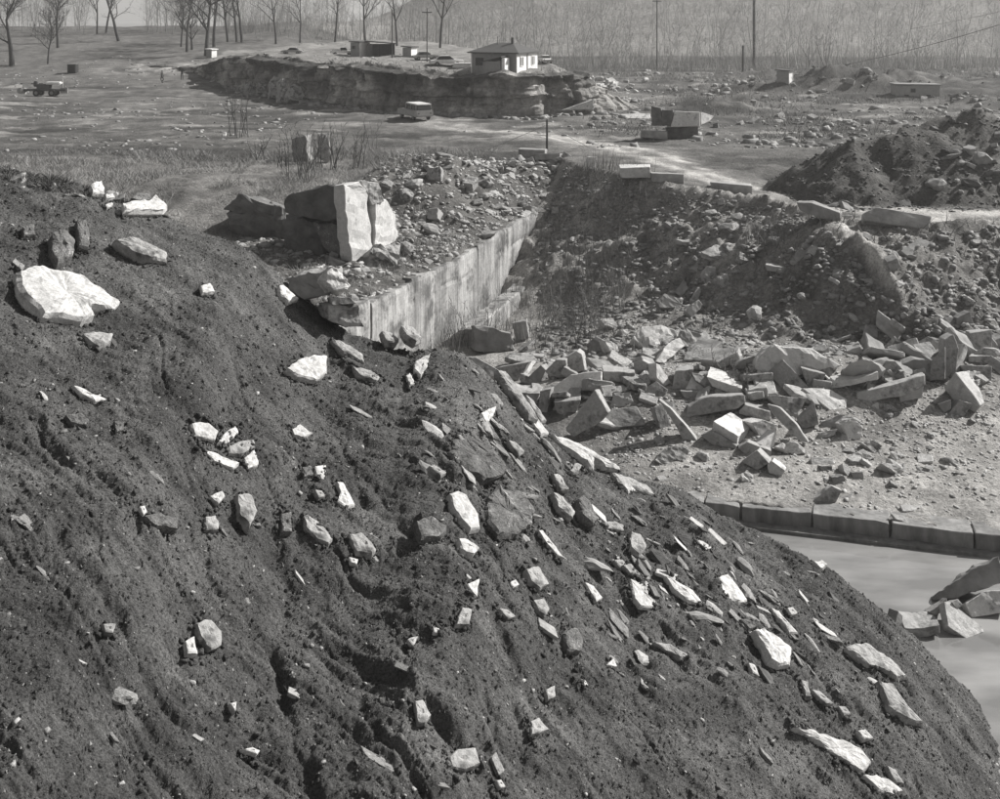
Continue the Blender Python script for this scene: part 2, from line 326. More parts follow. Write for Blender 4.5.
def ray(px, py, fn, y0=8.0, y1=330.0):
    Y = _RC[(_RC > y0) & (_RC < y1)]
    for k in range(2):
        x = (px - 500) * Y / F; zr = CAMZ - (py - HORY) * Y / F
        g = fn(x, Y, False); hit = np.nonzero(zr < g)[0]
        i = int(np.argmin(zr - g)) if len(hit) == 0 else int(hit[0])
        if k == 0: Y = np.linspace(Y[max(i - 1, 0)], Y[min(i + (1 if len(hit) == 0 else 0), len(Y) - 1)], 24)
    return Vector((x[i], Y[i], zr[i]))
# bring the crest exactly onto the skyline of the photograph
for _ in range(4):
    err = []
    for px, py in zip(SKY_PX, SKY_PY):
        Y = np.arange(CY - 4, CY + 5, 0.05); x = (px - 500) * Y / F
        rows = HORY + (CAMZ - (0.5 * heap_z(x, Y, False) + 0.5 * heap_z(x, Y))) * F / Y
        err.append(rows.min() - py)
    _cz = _cz + np.array(err) * CY / F
for pts, depth, wd in [([(190, 535), (212, 585), (232, 620), (262, 645), (288, 690), (300, 730), (308, 790)], 0.32, 0.13),
                       ([(495, 622), (512, 648), (534, 676), (560, 708)], 0.34, 0.16), ([(388, 625), (406, 655), (430, 690), (445, 715)], 0.25, 0.15),
                       ([(150, 455), (172, 490), (196, 515), (205, 545)], 0.22, 0.14), ([(480, 700), (505, 735), (530, 765)], 0.28, 0.12),
                       ([(300, 640), (325, 665), (350, 690), (372, 735)], 0.18, 0.12), ([(440, 470), (462, 482), (480, 492)], 0.3, 0.16), ([(278, 560), (292, 575)], 0.4, 0.3),
                       ([(450, 722), (462, 732)], 0.5, 0.26), ([(640, 690), (690, 725), (760, 770)], 0.15, 0.1), ([(600, 600), (660, 640), (720, 690)], 0.16, 0.1),
                       ([(330, 430), (350, 470), (365, 500)], 0.2, 0.13), ([(240, 400), (262, 440), (275, 480)], 0.2, 0.15), ([(680, 560), (740, 600)], 0.14, 0.1), ([(95, 400), (130, 440), (160, 480)], 0.15, 0.16),
                       ([(300, 330), (322, 352)], 0.45, 0.35), ([(206, 480), (196, 470), (188, 455)], 0.3, 0.2), ([(415, 520), (440, 532)], 0.35, 0.2), ([(560, 690), (600, 705)], 0.12, 0.1)]:
    GULLY.append(([tuple(ray(a, b, heap_z, 8, 34)[:2]) for a, b in pts], depth, wd))

_pp = [(826, 219), (845, 226), (860, 238), (872, 252), (884, 267), (897, 284)]
for _ in range(3):
    q_ = [tuple(ray(a, b, ground_z, 40, 70)[:2]) for a, b in _pp]; SPUR[:] = q_ + [(q_[-1][0] + 0.5, q_[-1][1] - 2.5)]
PATH.extend(tuple(ray(a, b, ground_z, 40, 70)[:2]) for a, b in _pp)
def fan_grid(us, ys, fn):
    U, Yv = np.meshgrid(us, ys); X = U * Yv
    return X, Yv
def grid_mesh(name, X, Y, Z, mat, tone=None, smooth=True):
    h, w = X.shape
    co = np.stack([X, Y, Z], -1).reshape(-1, 3).astype(np.float32)
    i = np.arange(h * w).reshape(h, w)
    q = np.stack([i[:-1, :-1], i[:-1, 1:], i[1:, 1:], i[1:, :-1]], -1).reshape(-1, 4).astype(np.int32)
    me = bpy.data.meshes.new(name); me.vertices.add(len(co)); me.vertices.foreach_set('co', co.ravel())
    me.loops.add(q.size); me.loops.foreach_set('vertex_index', q.ravel())
    me.polygons.add(len(q)); me.polygons.foreach_set('loop_start', np.arange(0, q.size, 4, dtype=np.int32))
    me.polygons.foreach_set('use_smooth', np.full(len(q), smooth)); me.update(calc_edges=True)
    if tone is not None:
        a = me.color_attributes.new('tone', 'FLOAT_COLOR', 'POINT')
        tv = tone.reshape(-1, 1); c = np.concatenate([tv * TINT[0], tv * TINT[1], tv * TINT[2], np.ones_like(tv)], 1).astype(np.float32)
        a.data.foreach_set('color', c.ravel())
    me.materials.append(mat)
    return link(name, me)
ys = np.concatenate([np.geomspace(28, 100, 400), np.geomspace(100.4, 480, 190)])
us = np.linspace(-0.68, 0.72, 520)
X, Yv = fan_grid(us, ys, None); Z, T = ground_z(X, Yv, True, True)
g = structure(grid_mesh('ground', X, Yv, Z, M['ground'], T))
ys = np.geomspace(10.5, 32, 560); us = np.linspace(-0.56, 0.60, 840)
X, Yv = fan_grid(us, ys, None); Z = heap_z(X, Yv)
g = structure(grid_mesh('dirt_slope', X, Yv, Z, M['dirt']))
# far ground sheet to the horizon, below the modelled land, and the water
structure(mesh_obj('distant_ground', [(-2500, -200, -12), (2500, -200, -12), (2500, 2900, -12), (-2500, 2900, -12)], [(0, 1, 2, 3)], M['stone_dark']))
structure(mesh_obj('water', [(1.0, 10, WATERZ), (60, 10, WATERZ), (60, 38.5, WATERZ), (1.0, 38.5, WATERZ)], [(0, 1, 2, 3)], M['water']))

# ------------------------------------------------------------------ stone builders
def rough3(p, s, f):
    return Vector((vn(p.x * f + 3.1 * p.z * f, p.y * f - p.z * f, s), vn(p.y * f + p.z * f, p.x * f + 2 * p.z * f, s + 5), vn(p.z * f + p.x * f, p.y * f + p.x * f, s + 9)))
def unproject(poly, p0, n):
    out = []
    for px, py in poly:
        d = Vector(((px - 500) / F, 1.0, -(py - HORY) / F)); o = Vector((0, 0, CAMZ))
        out.append(o + d * (n.dot(p0 - o) / n.dot(d)))
    return out
_seed = [0]
def prism_mesh(name, pts, back, mat, rough=0.02, bevel=0.05, cuts=3):
    """solid with the given front outline, pushed back along a vector; edges bevelled and chipped"""
    _seed[0] += 1; rs = random.Random(_seed[0]); c = sum(pts, Vector()) / len(pts); c = c + back * 0.5
    nn = Vector()
    for a, b in zip(pts, pts[1:] + pts[:1]): nn += (a - c).cross(b - c)
    if nn.dot(back) > 0: pts = pts[::-1]
    bm = bmesh.new()
    fv = [bm.verts.new(p - c) for p in pts]
    taper = 0.94 + 0.08 * rs.random(); mid = sum((p - c for p in pts), Vector()) / len(pts)
    bv = [bm.verts.new(mid + (p - c - mid) * taper + back + Vector((rs.uniform(-.05, .05), rs.uniform(-.05, .05), rs.uniform(-.05, .05))) * back.length) for p in pts]
    bm.faces.new(fv); bm.faces.new(bv[::-1]); k = len(fv)
    for i in range(k): bm.faces.new((fv[i], bv[i], bv[(i + 1) % k], fv[(i + 1) % k]))
    size = max((p - c).length for p in pts)
    if bevel: bmesh.ops.bevel(bm, geom=list(bm.edges), offset=bevel * size, segments=1, affect='EDGES', clamp_overlap=True)
    bmesh.ops.triangulate(bm, faces=[f for f in bm.faces if len(f.verts) > 4])
    if cuts: 
        long_e = [e for e in bm.edges if e.calc_length() > 0.28 * size]
        bmesh.ops.subdivide_edges(bm, edges=long_e, cuts=cuts, use_grid_fill=True)
    f = 2.2 / max(size, 0.2)
    for v in bm.verts: v.co += rough3(v.co, _seed[0] * 3, f) * rough * size + rough3(v.co, _seed[0] * 3 + 1, f * 3) * rough * 0.5 * size
    bmesh.ops.triangulate(bm, faces=[f_ for f_ in bm.faces if len(f_.verts) > 4])
    bmesh.ops.recalc_face_normals(bm, faces=list(bm.faces))
    me = bpy.data.meshes.new(name); bm.to_mesh(me); bm.free(); me.materials.append(mat)
    return me, c
def normal(yaw, el):
    a, e = math.radians(yaw), math.radians(el)
    return Vector((math.sin(a) * math.cos(e), -math.cos(a) * math.cos(e), math.sin(e)))
def block(name, label, cat, poly, yaw, el, T, mat='block', Y=None, dy=0.0, group=None, parent=None, rough=0.018, bevel=0.02, cuts=5, fn=None):
    """a stone whose traced face stands on the ground below its lowest corner"""
    n = normal(yaw, el); low = max(poly, key=lambda p: p[1])
    if Y is None: Y = ray(low[0], low[1], fn or ground_z, 29).y + dy
    p0 = Vector(((low[0] - 500) * Y / F, Y, CAMZ - (low[1] - HORY) * Y / F))
    me, c = prism_mesh(name, unproject(poly, p0, n), -n * T, M[mat], rough, bevel, cuts)
    o = link(name, me, parent, c if parent is None else c - parent.location)
    if parent is None: tag(o, label, cat, group)
    return o

SPILL = []
def slope_rock(label, poly, mat='pale_rock', h=0.28, group=None, fn=heap_z, y0=8, y1=36, name='limestone_rock', cat='rock', tilt=(0, 0), rough=0.07):
    """a stone bedded in the slope: outline on the slope, belly below it, uneven top above it"""
    _seed[0] += 1; s = _seed[0]
    pts = [ray(a, b, fn, y0, y1) for a, b in poly]; c = sum(pts, Vector()) / len(pts)
    e = 0.6
    gx = (fn(np.array([c.x + e]), np.array([c.y]), False) - fn(np.array([c.x - e]), np.array([c.y]), False))[0] / (2 * e)
    gy = (fn(np.array([c.x]), np.array([min(c.y + e, CY - .3) if fn is heap_z else c.y + e]), False) - fn(np.array([c.x]), np.array([c.y - e]), False))[0] / (2 * e)
    if fn is heap_z: gx, gy = 0.5 * gx - 0.3, 0.5 * gy + 0.15
    n = Vector((-gx + tilt[0], -gy + tilt[1], 1)).normalized()
    pts = unproject(poly, c, n)
    c = sum(pts, Vector()) / len(pts)
    out = []
    for a, b in zip(pts, pts[1:] + pts[:1]):
        k = max(2, min(8, int((b - a).length / 0.06)))
        for i in range(k): out.append(a.lerp(b, i / k) - c)
    r = max(0.06, math.sqrt(sum((p.length for p in pts_rel(pts, c))) / len(pts) * min(p.length for p in pts_rel(pts, c)) + 1e-6))
    H = max(h * r * 1.2, 0.07)
    rings = [(0.72, -0.55 * r), (0.97, -0.16 * r), (1.0, -0.02 * r), (0.965, 0.6 * H), (0.9, 0.9 * H), (0.72, H), (0.5, 1.04 * H), (0.25, 1.06 * H)]
    vs, fs = [], []; k = len(out); f = 1.6 / max(r, 0.15)
    for q, (sc, hh) in enumerate(rings):
        for p in out:
            v = p * sc + n * (hh + 0.025)
            am = rough * r * (1 if q > 2 else 0.35)
            vs.append(v + rough3(v + c, s, f) * am + rough3(v + c, s + 2, f * 3.2) * am * 0.55 + rough3(v + c, s + 4, f * 8) * am * 0.3)
    vs.append(n * H * 1.02)
    for q in range(len(rings) - 1):
        for i in range(k): fs.append((q * k + i, q * k + (i + 1) % k, (q + 1) * k + (i + 1) % k, (q + 1) * k + i))
    b0 = (len(rings) - 1) * k
    for i in range(k): fs.append((b0 + i, b0 + (i + 1) % k, len(vs) - 1))
    fs.append(tuple(range(k))[::-1])
    area = sum((out[i].cross(out[(i + 1) % k])).dot(n) for i in range(k))
    if area < 0: fs = [t[::-1] for t in fs]
    o = mesh_obj(name, vs, fs, M[mat], loc=c)
    if fn is heap_z: SPILL.extend([(p + c) for p in out])
    return tag(o, label, cat, group)
def pts_rel(pts, c): return [p - c for p in pts]

# SPILL: where crumbs of dirt lie against the bedded rocks
# loose stones that share a handful of meshes
def pebble_mesh(name, seed, mat, sq=(1, 0.75, 0.5), sub=1):
    bm = bmesh.new(); bmesh.ops.create_icosphere(bm, subdivisions=sub, radius=1.0)
    rs = random.Random(seed); planes = [Vector((rs.gauss(0, 1), rs.gauss(0, 1), rs.gauss(0, 1))).normalized() for _ in range(7)]
    for v in bm.verts:
        p = v.co.copy()
        for q in planes:
            d = p.dot(q) - 0.62
            if d > 0: p -= q * d
        p += rough3(p * 1.3 + Vector((seed, 0, 0)), seed, 1.7) * 0.12 + rough3(p, seed + 3, 5.0) * 0.045
        v.co = Vector((p.x * sq[0], p.y * sq[1], p.z * sq[2]))
    bmesh.ops.recalc_face_normals(bm, faces=list(bm.faces))
    me = bpy.data.meshes.new(name); bm.to_mesh(me); bm.free(); me.materials.append(M[mat]); return me
def slab_mesh(name, seed, mat, sq):
    rs = random.Random(seed); k = rs.choice([4, 4, 5]); a0 = rs.random()
    pts = [Vector((math.cos((i + a0) * 2 * math.pi / k) * rs.uniform(.75, 1.1) * sq[0], math.sin((i + a0) * 2 * math.pi / k) * rs.uniform(.75, 1.1) * sq[1], sq[2] / 2)) for i in range(k)]
    me, c = prism_mesh(name, pts, Vector((0, 0, -sq[2])), M[mat], 0.035, 0.05, 3); return me
STONES = {m_: [pebble_mesh('stone', 10 * j + hash_, m_, sq, 2) for j, sq in enumerate([(1, .8, .55), (1, .6, .4), (1, .9, .7), (1, .7, .3)])] +
          [slab_mesh('stone', 77 + 5 * j + hash_, m_, sq) for j, sq in enumerate([(1, .8, .5), (1, .6, .3), (1, .75, .9)])]
          for hash_, m_ in enumerate(['stone_mid', 'stone_dark', 'pale_rock', 'white_rock', 'block'])}
TONE = {'stone_mid': 'grey', 'stone_dark': 'dark', 'pale_rock': 'pale patchy', 'white_rock': 'white', 'block': 'light grey'}
def loose(x, y, r, mat, where, group, rs, name='stone', cat='stone', fn=ground_z, sink=0.25, tilt=0.5, sizes=(0.2, 0.36), kinds=None):
    k = rs.choice(kinds) if kinds else rs.randrange(len(STONES[mat])); o = link(name, STONES[mat][k])
    z = float(fn(np.array([x]), np.array([y]))[0])
    o.location = (x, y, z + r * (0.3 - sink)); o.scale = (r, r * rs.uniform(.8, 1.15), r * rs.uniform(.8, 1.2))
    o.rotation_euler = (rs.uniform(-tilt, tilt), rs.uniform(-tilt, tilt), rs.uniform(0, 6.3))
    size = 'small' if r < sizes[0] else 'middling' if r < sizes[1] else 'large'
    shape = ('rounded', 'long', 'chunky', 'flat', 'blocky', 'slab-like', 'cube-like')[k]
    return tag(o, f'{size} {TONE[mat]} {shape} stone {where}', cat, group)
def gravel(name, xs, ys_, zs, rad, mat, seed, flatn=0.45):
    """many small stones as one mesh: jittered six-sided chips"""
    n = len(xs); rg = np.random.default_rng(seed)
    base = np.array([(-1, -1, -1), (1, -1, -1), (1, 1, -1), (-1, 1, -1), (-1, -1, 1), (1, -1, 1), (1, 1, 1), (-1, 1, 1)], float)
    v = base[None] * rg.uniform(0.45, 1.0, (n, 8, 3)); v[:, :, 2] *= flatn
    v[:, 4:, :2] *= 0.75; v[:, :, 0] *= rg.uniform(0.9, 1.7, (n, 1)); v[:, :, 1] *= rg.uniform(0.55, 1.0, (n, 1))
    a = rg.uniform(0, 6.28, n); b = rg.uniform(-.7, .7, n); ca, sa, cb, sb = np.cos(a), np.sin(a), np.cos(b), np.sin(b)
    y1 = v[:, :, 1] * cb[:, None] - v[:, :, 2] * sb[:, None]; z1 = v[:, :, 1] * sb[:, None] + v[:, :, 2] * cb[:, None]
    x2 = v[:, :, 0] * ca[:, None] - y1 * sa[:, None]; y2 = v[:, :, 0] * sa[:, None] + y1 * ca[:, None]
    co = np.stack([x2, y2, z1], -1) * np.asarray(rad)[:, None, None] + np.stack([xs, ys_, zs], -1)[:, None, :]
    q = np.array([(0, 3, 2, 1), (4, 5, 6, 7), (0, 1, 5, 4), (1, 2, 6, 5), (2, 3, 7, 6), (3, 0, 4, 7)])
    idx = (q[None] + (np.arange(n) * 8)[:, None, None]).reshape(-1, 4).astype(np.int32)
    me = bpy.data.meshes.new(name); co = co.reshape(-1, 3).astype(np.float32)
    me.vertices.add(len(co)); me.vertices.foreach_set('co', co.ravel()); me.loops.add(idx.size); me.loops.foreach_set('vertex_index', idx.ravel())
    me.polygons.add(len(idx)); me.polygons.foreach_set('loop_start', np.arange(0, idx.size, 4, dtype=np.int32)); me.update(calc_edges=True)
    me.materials.append(M[mat]); return link(name, me)

# ------------------------------------------------------------------ the drilled quarry wall and the outcrop
def wall_panels(root, A, B, s0, s1, ztop, zbot, count, seed, groove=0.006):
    rs = random.Random(seed); L = math.hypot(B[0] - A[0], B[1] - A[1]); dx, dy = (B[0] - A[0]) / L, (B[1] - A[1]) / L; nx, ny = dy, -dx
    cutsp = sorted([s0, s1] + [s0 + (s1 - s0) * (i + rs.uniform(-.28, .28)) / count for i in range(1, count)])
    for a, b in zip(cutsp[:-1], cutsp[1:]):
        a_, b_ = a * L + 0.006, b * L - 0.006; nu = max(6, int((b_ - a_) / 0.07)); nv = 26; off = rs.uniform(-.04, .05); lean = rs.uniform(-.008, .008)
        u = np.linspace(a_, b_, nu); v = np.linspace(0, 1, nv); Ug, Vg = np.meshgrid(u, v)
        tz = ztop(Ug / L) + 0.07 * vn(Ug * 1.3, Ug * 0, seed) + 0.04 * vn(Ug * 5, Ug * 0, seed) + rs.uniform(-.08, .08); z = zbot + (tz - zbot) * Vg
        hh = off + lean * (z - zbot) + groove * np.sin(Ug * 2 * math.pi / 0.3 + vn(Ug, Ug * 0, 3)) + 0.035 * fbm(Ug * 0.8, z * 0.8, 4, seed + 2) + 0.012 * vn(Ug * 5, z * 0.6, seed)
        hh = hh - 0.05 * (np.abs(z - (tz - 1.1 - 0.2 * vn(Ug * .5, Ug * 0, seed + 8))) < 0.05)
        hh = hh - 0.05 * sstep(0.97, 1.0, Vg)
        x = A[0] + dx * Ug + nx * hh; y = A[1] + dy * Ug + ny * hh
        verts = [(float(p), float(q), float(r)) for p, q, r in zip(x.ravel(), y.ravel(), z.ravel())]
        i = np.arange(nu * nv).reshape(nv, nu); faces = [tuple(int(k) for k in t) for t in np.stack([i[:-1, :-1], i[:-1, 1:], i[1:, 1:], i[1:, :-1]], -1).reshape(-1, 4)]
        # top and ends go back into the rock
        n0 = len(verts); back = 0.9
        top = i[-1]
        for k in top: verts.append((verts[k][0] - nx * back, verts[k][1] - ny * back, verts[k][2] - 0.12))
        for j in range(nu - 1): faces.append((int(top[j]), int(top[j + 1]), n0 + j + 1, n0 + j))
        for e_, flip in ((0, 1), (nu - 1, 0)):
            n1 = len(verts); colv = i[:, e_]
            for k in colv: verts.append((verts[k][0] - nx * 0.5, verts[k][1] - ny * 0.5, verts[k][2]))
            for j in range(nv - 1):
                f_ = (int(colv[j]), int(colv[j + 1]), n1 + j + 1, n1 + j); faces.append(f_ if not flip else f_[::-1])
        mesh_obj('rock_panel', [tuple(Vector(v_) - root.location) for v_ in verts], faces, M['wall'], root)
root = empty('quarry_wall', (WALL_A[0], WALL_A[1], -6), 'tall pale limestone quarry wall with vertical drill marks and dark streaks', 'quarry wall')
wall_panels(root, WALL_A, WALL_B, 0.0, 1.0, lambda s: -2.42 + 0.12 * np.sin(s * 9), -7.5, 7, 5)
A2 = (WALL_A[0] + 2.0, WALL_A[1] - 0.7); B2 = (WALL_B[0] + 1.3, WALL_B[1] - 0.5)
root = empty('quarry_wall', (A2[0], A2[1], -6), 'low limestone ledge at the foot of the drilled wall', 'quarry wall')
wall_panels(root, A2, B2, 0.42, 0.985, lambda s: -5.75 + 0.5 * s, -7.8, 4, 9)
# pillar-like outcrop left standing above the wall
out_Y = 55.5
root = empty('limestone_outcrop', (-7.2, out_Y + 2, -2.6), 'big split limestone outcrop with bright right faces above the quarry wall', 'rock outcrop')
def outpart(name, poly, yaw, el, T, mat, Y, **k): return block(name, None, None, poly, yaw, el, T, mat, Y=Y, parent=root, **k)
outpart('split_face', [(344, 184), (360, 181), (368, 196), (372, 243), (370, 262), (354, 266), (349, 236)], 62, 4, 0.7, 'block_pale', out_Y, rough=0.03)  # sunlight on the right faces put into paler stone
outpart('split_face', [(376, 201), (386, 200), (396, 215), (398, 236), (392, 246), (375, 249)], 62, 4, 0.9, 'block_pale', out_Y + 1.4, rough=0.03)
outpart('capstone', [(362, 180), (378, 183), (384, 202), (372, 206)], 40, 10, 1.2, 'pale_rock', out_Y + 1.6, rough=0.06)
outpart('shaded_side', [(286, 196), (300, 190), (343, 185), (349, 214), (330, 220), (300, 216), (285, 212)], -14, 4, 3.2, 'stone_dark', out_Y + 0.6, rough=0.05)  # overhang shade and stain put into dark stone on this side
outpart('shaded_side', [(312, 222), (330, 222), (350, 234), (353, 264), (336, 263), (324, 248)], -20, 2, 2.2, 'dusty_rock', out_Y + 0.4, rough=0.05)
outpart('shaded_side', [(283, 218), (304, 218), (322, 226), (324, 258), (300, 252), (284, 240)], -10, 0, 2.6, 'stone_dark', out_Y + 1.6, rough=0.06)
outpart('rubble_foot', [(352, 262), (374, 248), (398, 242), (399, 262), (386, 276), (362, 279)], 30, 22, 1.6, 'pale_rock', out_Y - 0.4, rough=0.12, cuts=5)
outpart('rubble_foot', [(328, 256), (346, 262), (350, 276), (340, 279), (328, 270)], 15, 10, 1.2, 'stone_mid', out_Y - 0.3, rough=0.06)
# dark rock ledge below the grass
root = empty('rock_ledge', (-15.5, 60, -2.6), 'low dark overhanging rock ledge below the dry grass', 'rock ledge')
block('ledge_rock', None, None, [(222, 208), (240, 194), (262, 200), (284, 206), (283, 214), (258, 212), (236, 214)], -12, 15, 2.5, 'stone_dark', Y=60.5, parent=root, rough=0.05)
block('ledge_rock', None, None, [(228, 214), (258, 212), (280, 216), (282, 240), (256, 243), (230, 232)], -6, -4, 2.0, 'stone_dark', Y=61, parent=root, rough=0.06)
block('ledge_rock', None, None, [(274, 206), (286, 210), (286, 240), (276, 238)], 20, 0, 1.6, 'stone_dark', Y=60.7, parent=root, rough=0.06)
# far quarry cliff under the house
NU, NV = 520, 40
L_ = [0.0]
for a, b in zip(CLIFF[:-1], CLIFF[1:]): L_.append(L_[-1] + math.hypot(b[0] - a[0], b[1] - a[1]))
uu = np.linspace(0, L_[-1], NU); cxs = np.interp(uu, L_, [p[0] for p in CLIFF]); cys = np.interp(uu, L_, [p[1] for p in CLIFF])
for _ in range(12): cxs[1:-1] = (cxs[:-2] + cxs[1:-1] * 2 + cxs[2:]) / 4; cys[1:-1] = (cys[:-2] + cys[1:-1] * 2 + cys[2:]) / 4
tx, ty = np.gradient(cxs), np.gradient(cys); tl = np.hypot(tx, ty); nx_, ny_ = -ty / tl, tx / tl      # towards the camera side
vv = np.linspace(0, 1, NV); Ug, Vg = np.meshgrid(uu, vv)
topz = ground_z(cxs - nx_ * 1.6, cys - ny_ * 1.6, False); topz = np.maximum(topz, 0.3)
Zc = -0.6 + (topz[None, :] + 0.6) * Vg
but = 1.3 * ridged(Ug * 0.13, Zc * 0.05, 3, 300) + 0.9 * fbm(Ug * 0.5, Zc * 0.35, 4, 303) + 0.35 * ridged(Ug * 0.25, Zc * 1.1, 3, 305)
right = sstep(24, 8, Ug)
ledge = 0.5 * np.sign(np.sin(Zc * 3.1 + 1.5 * fbm(Ug * 0.2, Ug * 0, 3, 330))) * 0.35
out_ = 0.6 + ledge * (1 - right) + but * 0.6 + (1 - Vg) * (0.5 + 3.2 * right) - sstep(0.94, 1.0, Vg) * 1.2 + 0.25 * ridged(Ug * 0.7, Zc * .2 + Ug * .3, 3, 309) * right
out_ = out_ - 0.8 * np.clip(1 - 12 * np.abs(fbm(Ug * 0.21, Zc * 0.05, 3, 340)), 0, 1) * (1 - 0.5 * sstep(0.8, 1, Vg))
Xc = cxs[None, :] + nx_[None, :] * out_; Yc_ = cys[None, :] + ny_[None, :] * out_
soil = sstep(0.68, 0.92, Vg + 0.22 * fbm(Ug * 0.35, Vg * 0, 3, 320) - 0.35 * right)          # dark soil and roots over bare rock
ct = 0.27 * (1 - soil) + 0.075 * soil + 0.13 * fbm(Ug * 0.4, Zc * 0.5, 3, 322) * (1 - soil) + 0.12 * np.clip(ridged(Ug * 0.5 + Zc * .3, Zc * 0.12, 3, 325), 0, 1) * right
o = grid_mesh('quarry_cliff', Xc[:, ::-1], Yc_[:, ::-1], Zc[:, ::-1], M['cliff'], np.clip(ct, 0.03, 0.5)[:, ::-1], smooth=False)
tag(o, 'long dark quarry cliff below the white house', 'cliff')

def grit(name, xs, ys_, zs, rad, mat, seed):
    """four-faced grains of dirt, joined"""
    n = len(xs); rg = np.random.default_rng(seed); base = np.array([(1, 0, -.4), (-.5, .9, -.4), (-.5, -.9, -.4), (0, 0, 1.0)])
    v = base[None] * rg.uniform(0.6, 1.2, (n, 4, 3)); a = rg.uniform(0, 6.28, n); ca, sa = np.cos(a)[:, None], np.sin(a)[:, None]
    v = np.stack([v[:, :, 0] * ca - v[:, :, 1] * sa, v[:, :, 0] * sa + v[:, :, 1] * ca, v[:, :, 2]], -1) + rg.normal(0, .2, (n, 4, 3))
    co = (v * np.asarray(rad)[:, None, None] + np.stack([xs, ys_, zs], -1)[:, None, :]).reshape(-1, 3).astype(np.float32)
    idx = (np.array([(0, 1, 3), (1, 2, 3), (2, 0, 3)])[None] + (np.arange(n) * 4)[:, None, None]).reshape(-1, 3).astype(np.int32)
    me = bpy.data.meshes.new(name); me.vertices.add(len(co)); me.vertices.foreach_set('co', co.ravel()); me.loops.add(idx.size); me.loops.foreach_set('vertex_index', idx.ravel())
    me.polygons.add(len(idx)); me.polygons.foreach_set('loop_start', np.arange(0, idx.size, 3, dtype=np.int32)); me.update(calc_edges=True)
    me.materials.append(M[mat]); return link(name, me)

# ------------------------------------------------------------------ blocks tumbled in the pit: (label, face outline in photo pixels, yaw, tilt, depth m, material, nudge m)
PILE = 'limestone blocks tumbled in the pit'
def B(label, poly, yaw, el, T, mat='block', dy=0.0, **k):
    return block('limestone_block', label, 'stone block', poly, yaw, el, T, mat, dy=dy, group=PILE, **k)
B('squat round-topped block with a dark left end at the foot of the wall', [(476, 328), (484, 327), (512, 332), (515, 350), (496, 353), (474, 350)], 12, 12, 1.6, 'stone_mid', rough=0.05)
B('grey upright block leaning beside the squat block below the wall', [(512, 323), (526, 321), (529, 338), (516, 342)], -10, 5, 0.7, 'stone_mid')
B('thin slab with a pale upper edge lying on the dirt crest', [(467, 356), (476, 357), (503, 373), (503, 379), (485, 375), (470, 365)], 10, 25, 0.7, 'block', Y=40)
B('small pale slab lying flat behind the crest slab', [(514, 354), (535, 351), (537, 357), (520, 361)], 8, 55, 0.4, 'block_pale')
B('wide dark-faced slab with a bright slanting right end', [(496, 368), (529, 362), (518, 381), (497, 380)], -15, 10, 0.9, 'block')
B('bright wedge standing for the sunlit right end of the wide dark slab', [(517, 380), (530, 361), (537, 361), (526, 377)], 40, 35, 0.4, 'block_pale')  # sunlit end of the dark slab, built as a separate pale piece
B('dark rough block behind the bright wedge', [(527, 378), (541, 365), (546, 370), (540, 383), (529, 384)], -20, 12, 0.8, 'stone_mid')
B('flat-topped pale block resting on the edge of the dirt slope', [(500, 384), (517, 393), (540, 393), (535, 406), (520, 404), (505, 395)], -8, 6, 1.3, 'block')
B('short upright stone post beside the flat-topped pale block', [(540, 391), (551, 389), (547, 413), (538, 412)], -18, 8, 0.5, 'block')
B('grey triangular block in front of the pale wedge', [(545, 371), (556, 360), (566, 360), (567, 378), (550, 377)], -12, 10, 0.8)
B('five-sided grey block standing on its point', [(562, 360), (577, 351), (582, 354), (585, 370), (562, 377)], -14, 6, 0.7)
B('large block with a bright broken top beside the grey points', [(550, 389), (571, 374), (602, 371), (602, 386), (572, 392), (552, 400)], -12, 22, 1.2, 'block_pale')
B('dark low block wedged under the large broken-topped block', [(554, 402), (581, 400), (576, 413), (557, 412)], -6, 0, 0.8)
B('largest smooth dark slab tilted on its corner', [(595, 389), (608, 412), (600, 421), (574, 437), (566, 431), (566, 428)], -22, 14, 0.55, 'block', dy=-0.4)
B('small pale chunk beside the upper corner of the tilted slab', [(601, 386), (612, 385), (610, 399), (606, 402)], 20, 20, 0.6, 'block_pale')
B('white rounded stone at the back of the tumbled blocks', [(601, 319), (613, 318), (619, 326), (616, 329), (604, 325)], 20, 40, 0.7, 'white_rock', rough=0.07)
B('small bright stone behind the great weathered block', [(620, 329), (627, 329), (632, 335), (624, 337)], 25, 40, 0.5, 'white_rock', rough=0.07)
B('small white-faced stone between two dark blocks at the back', [(605, 340), (612, 341), (618, 346), (617, 353), (610, 352)], 30, 20, 0.6, 'white_rock', rough=0.06)
B('rough grey lump beside the small white-faced stone', [(586, 345), (596, 336), (606, 341), (609, 353), (590, 354)], -10, 20, 0.8, 'stone_mid', rough=0.06)
B('great weathered block with a pale striped face at the back', [(632, 338), (642, 327), (665, 325), (679, 332), (674, 341), (647, 349)], 10, 42, 1.2, 'block_pale', rough=0.05)
B('rounded grassy boulder beside the great weathered block', [(679, 336), (686, 329), (700, 334), (706, 341), (695, 348), (682, 346)], 10, 35, 1.1, 'stone_mid', rough=0.07)
B('white chip on top of the rounded boulder', [(700, 334), (706, 331), (711, 338), (705, 341)], 20, 30, 0.35, 'white_rock')
B('pale rounded slab propped against the great weathered block', [(668, 343), (680, 338), (685, 346), (664, 363), (656, 361)], 30, 38, 0.5, 'block_pale', rough=0.04)
B('narrow dark slab leaning under the pale rounded slab', [(644, 359), (664, 348), (662, 354), (650, 362)], -10, 25, 0.5, 'stone_mid')
B('long pale beam lying across the middle of the blocks', [(584, 363), (600, 364), (642, 356), (641, 361), (620, 369), (584, 370)], -6, 26, 0.8, 'block_pale')
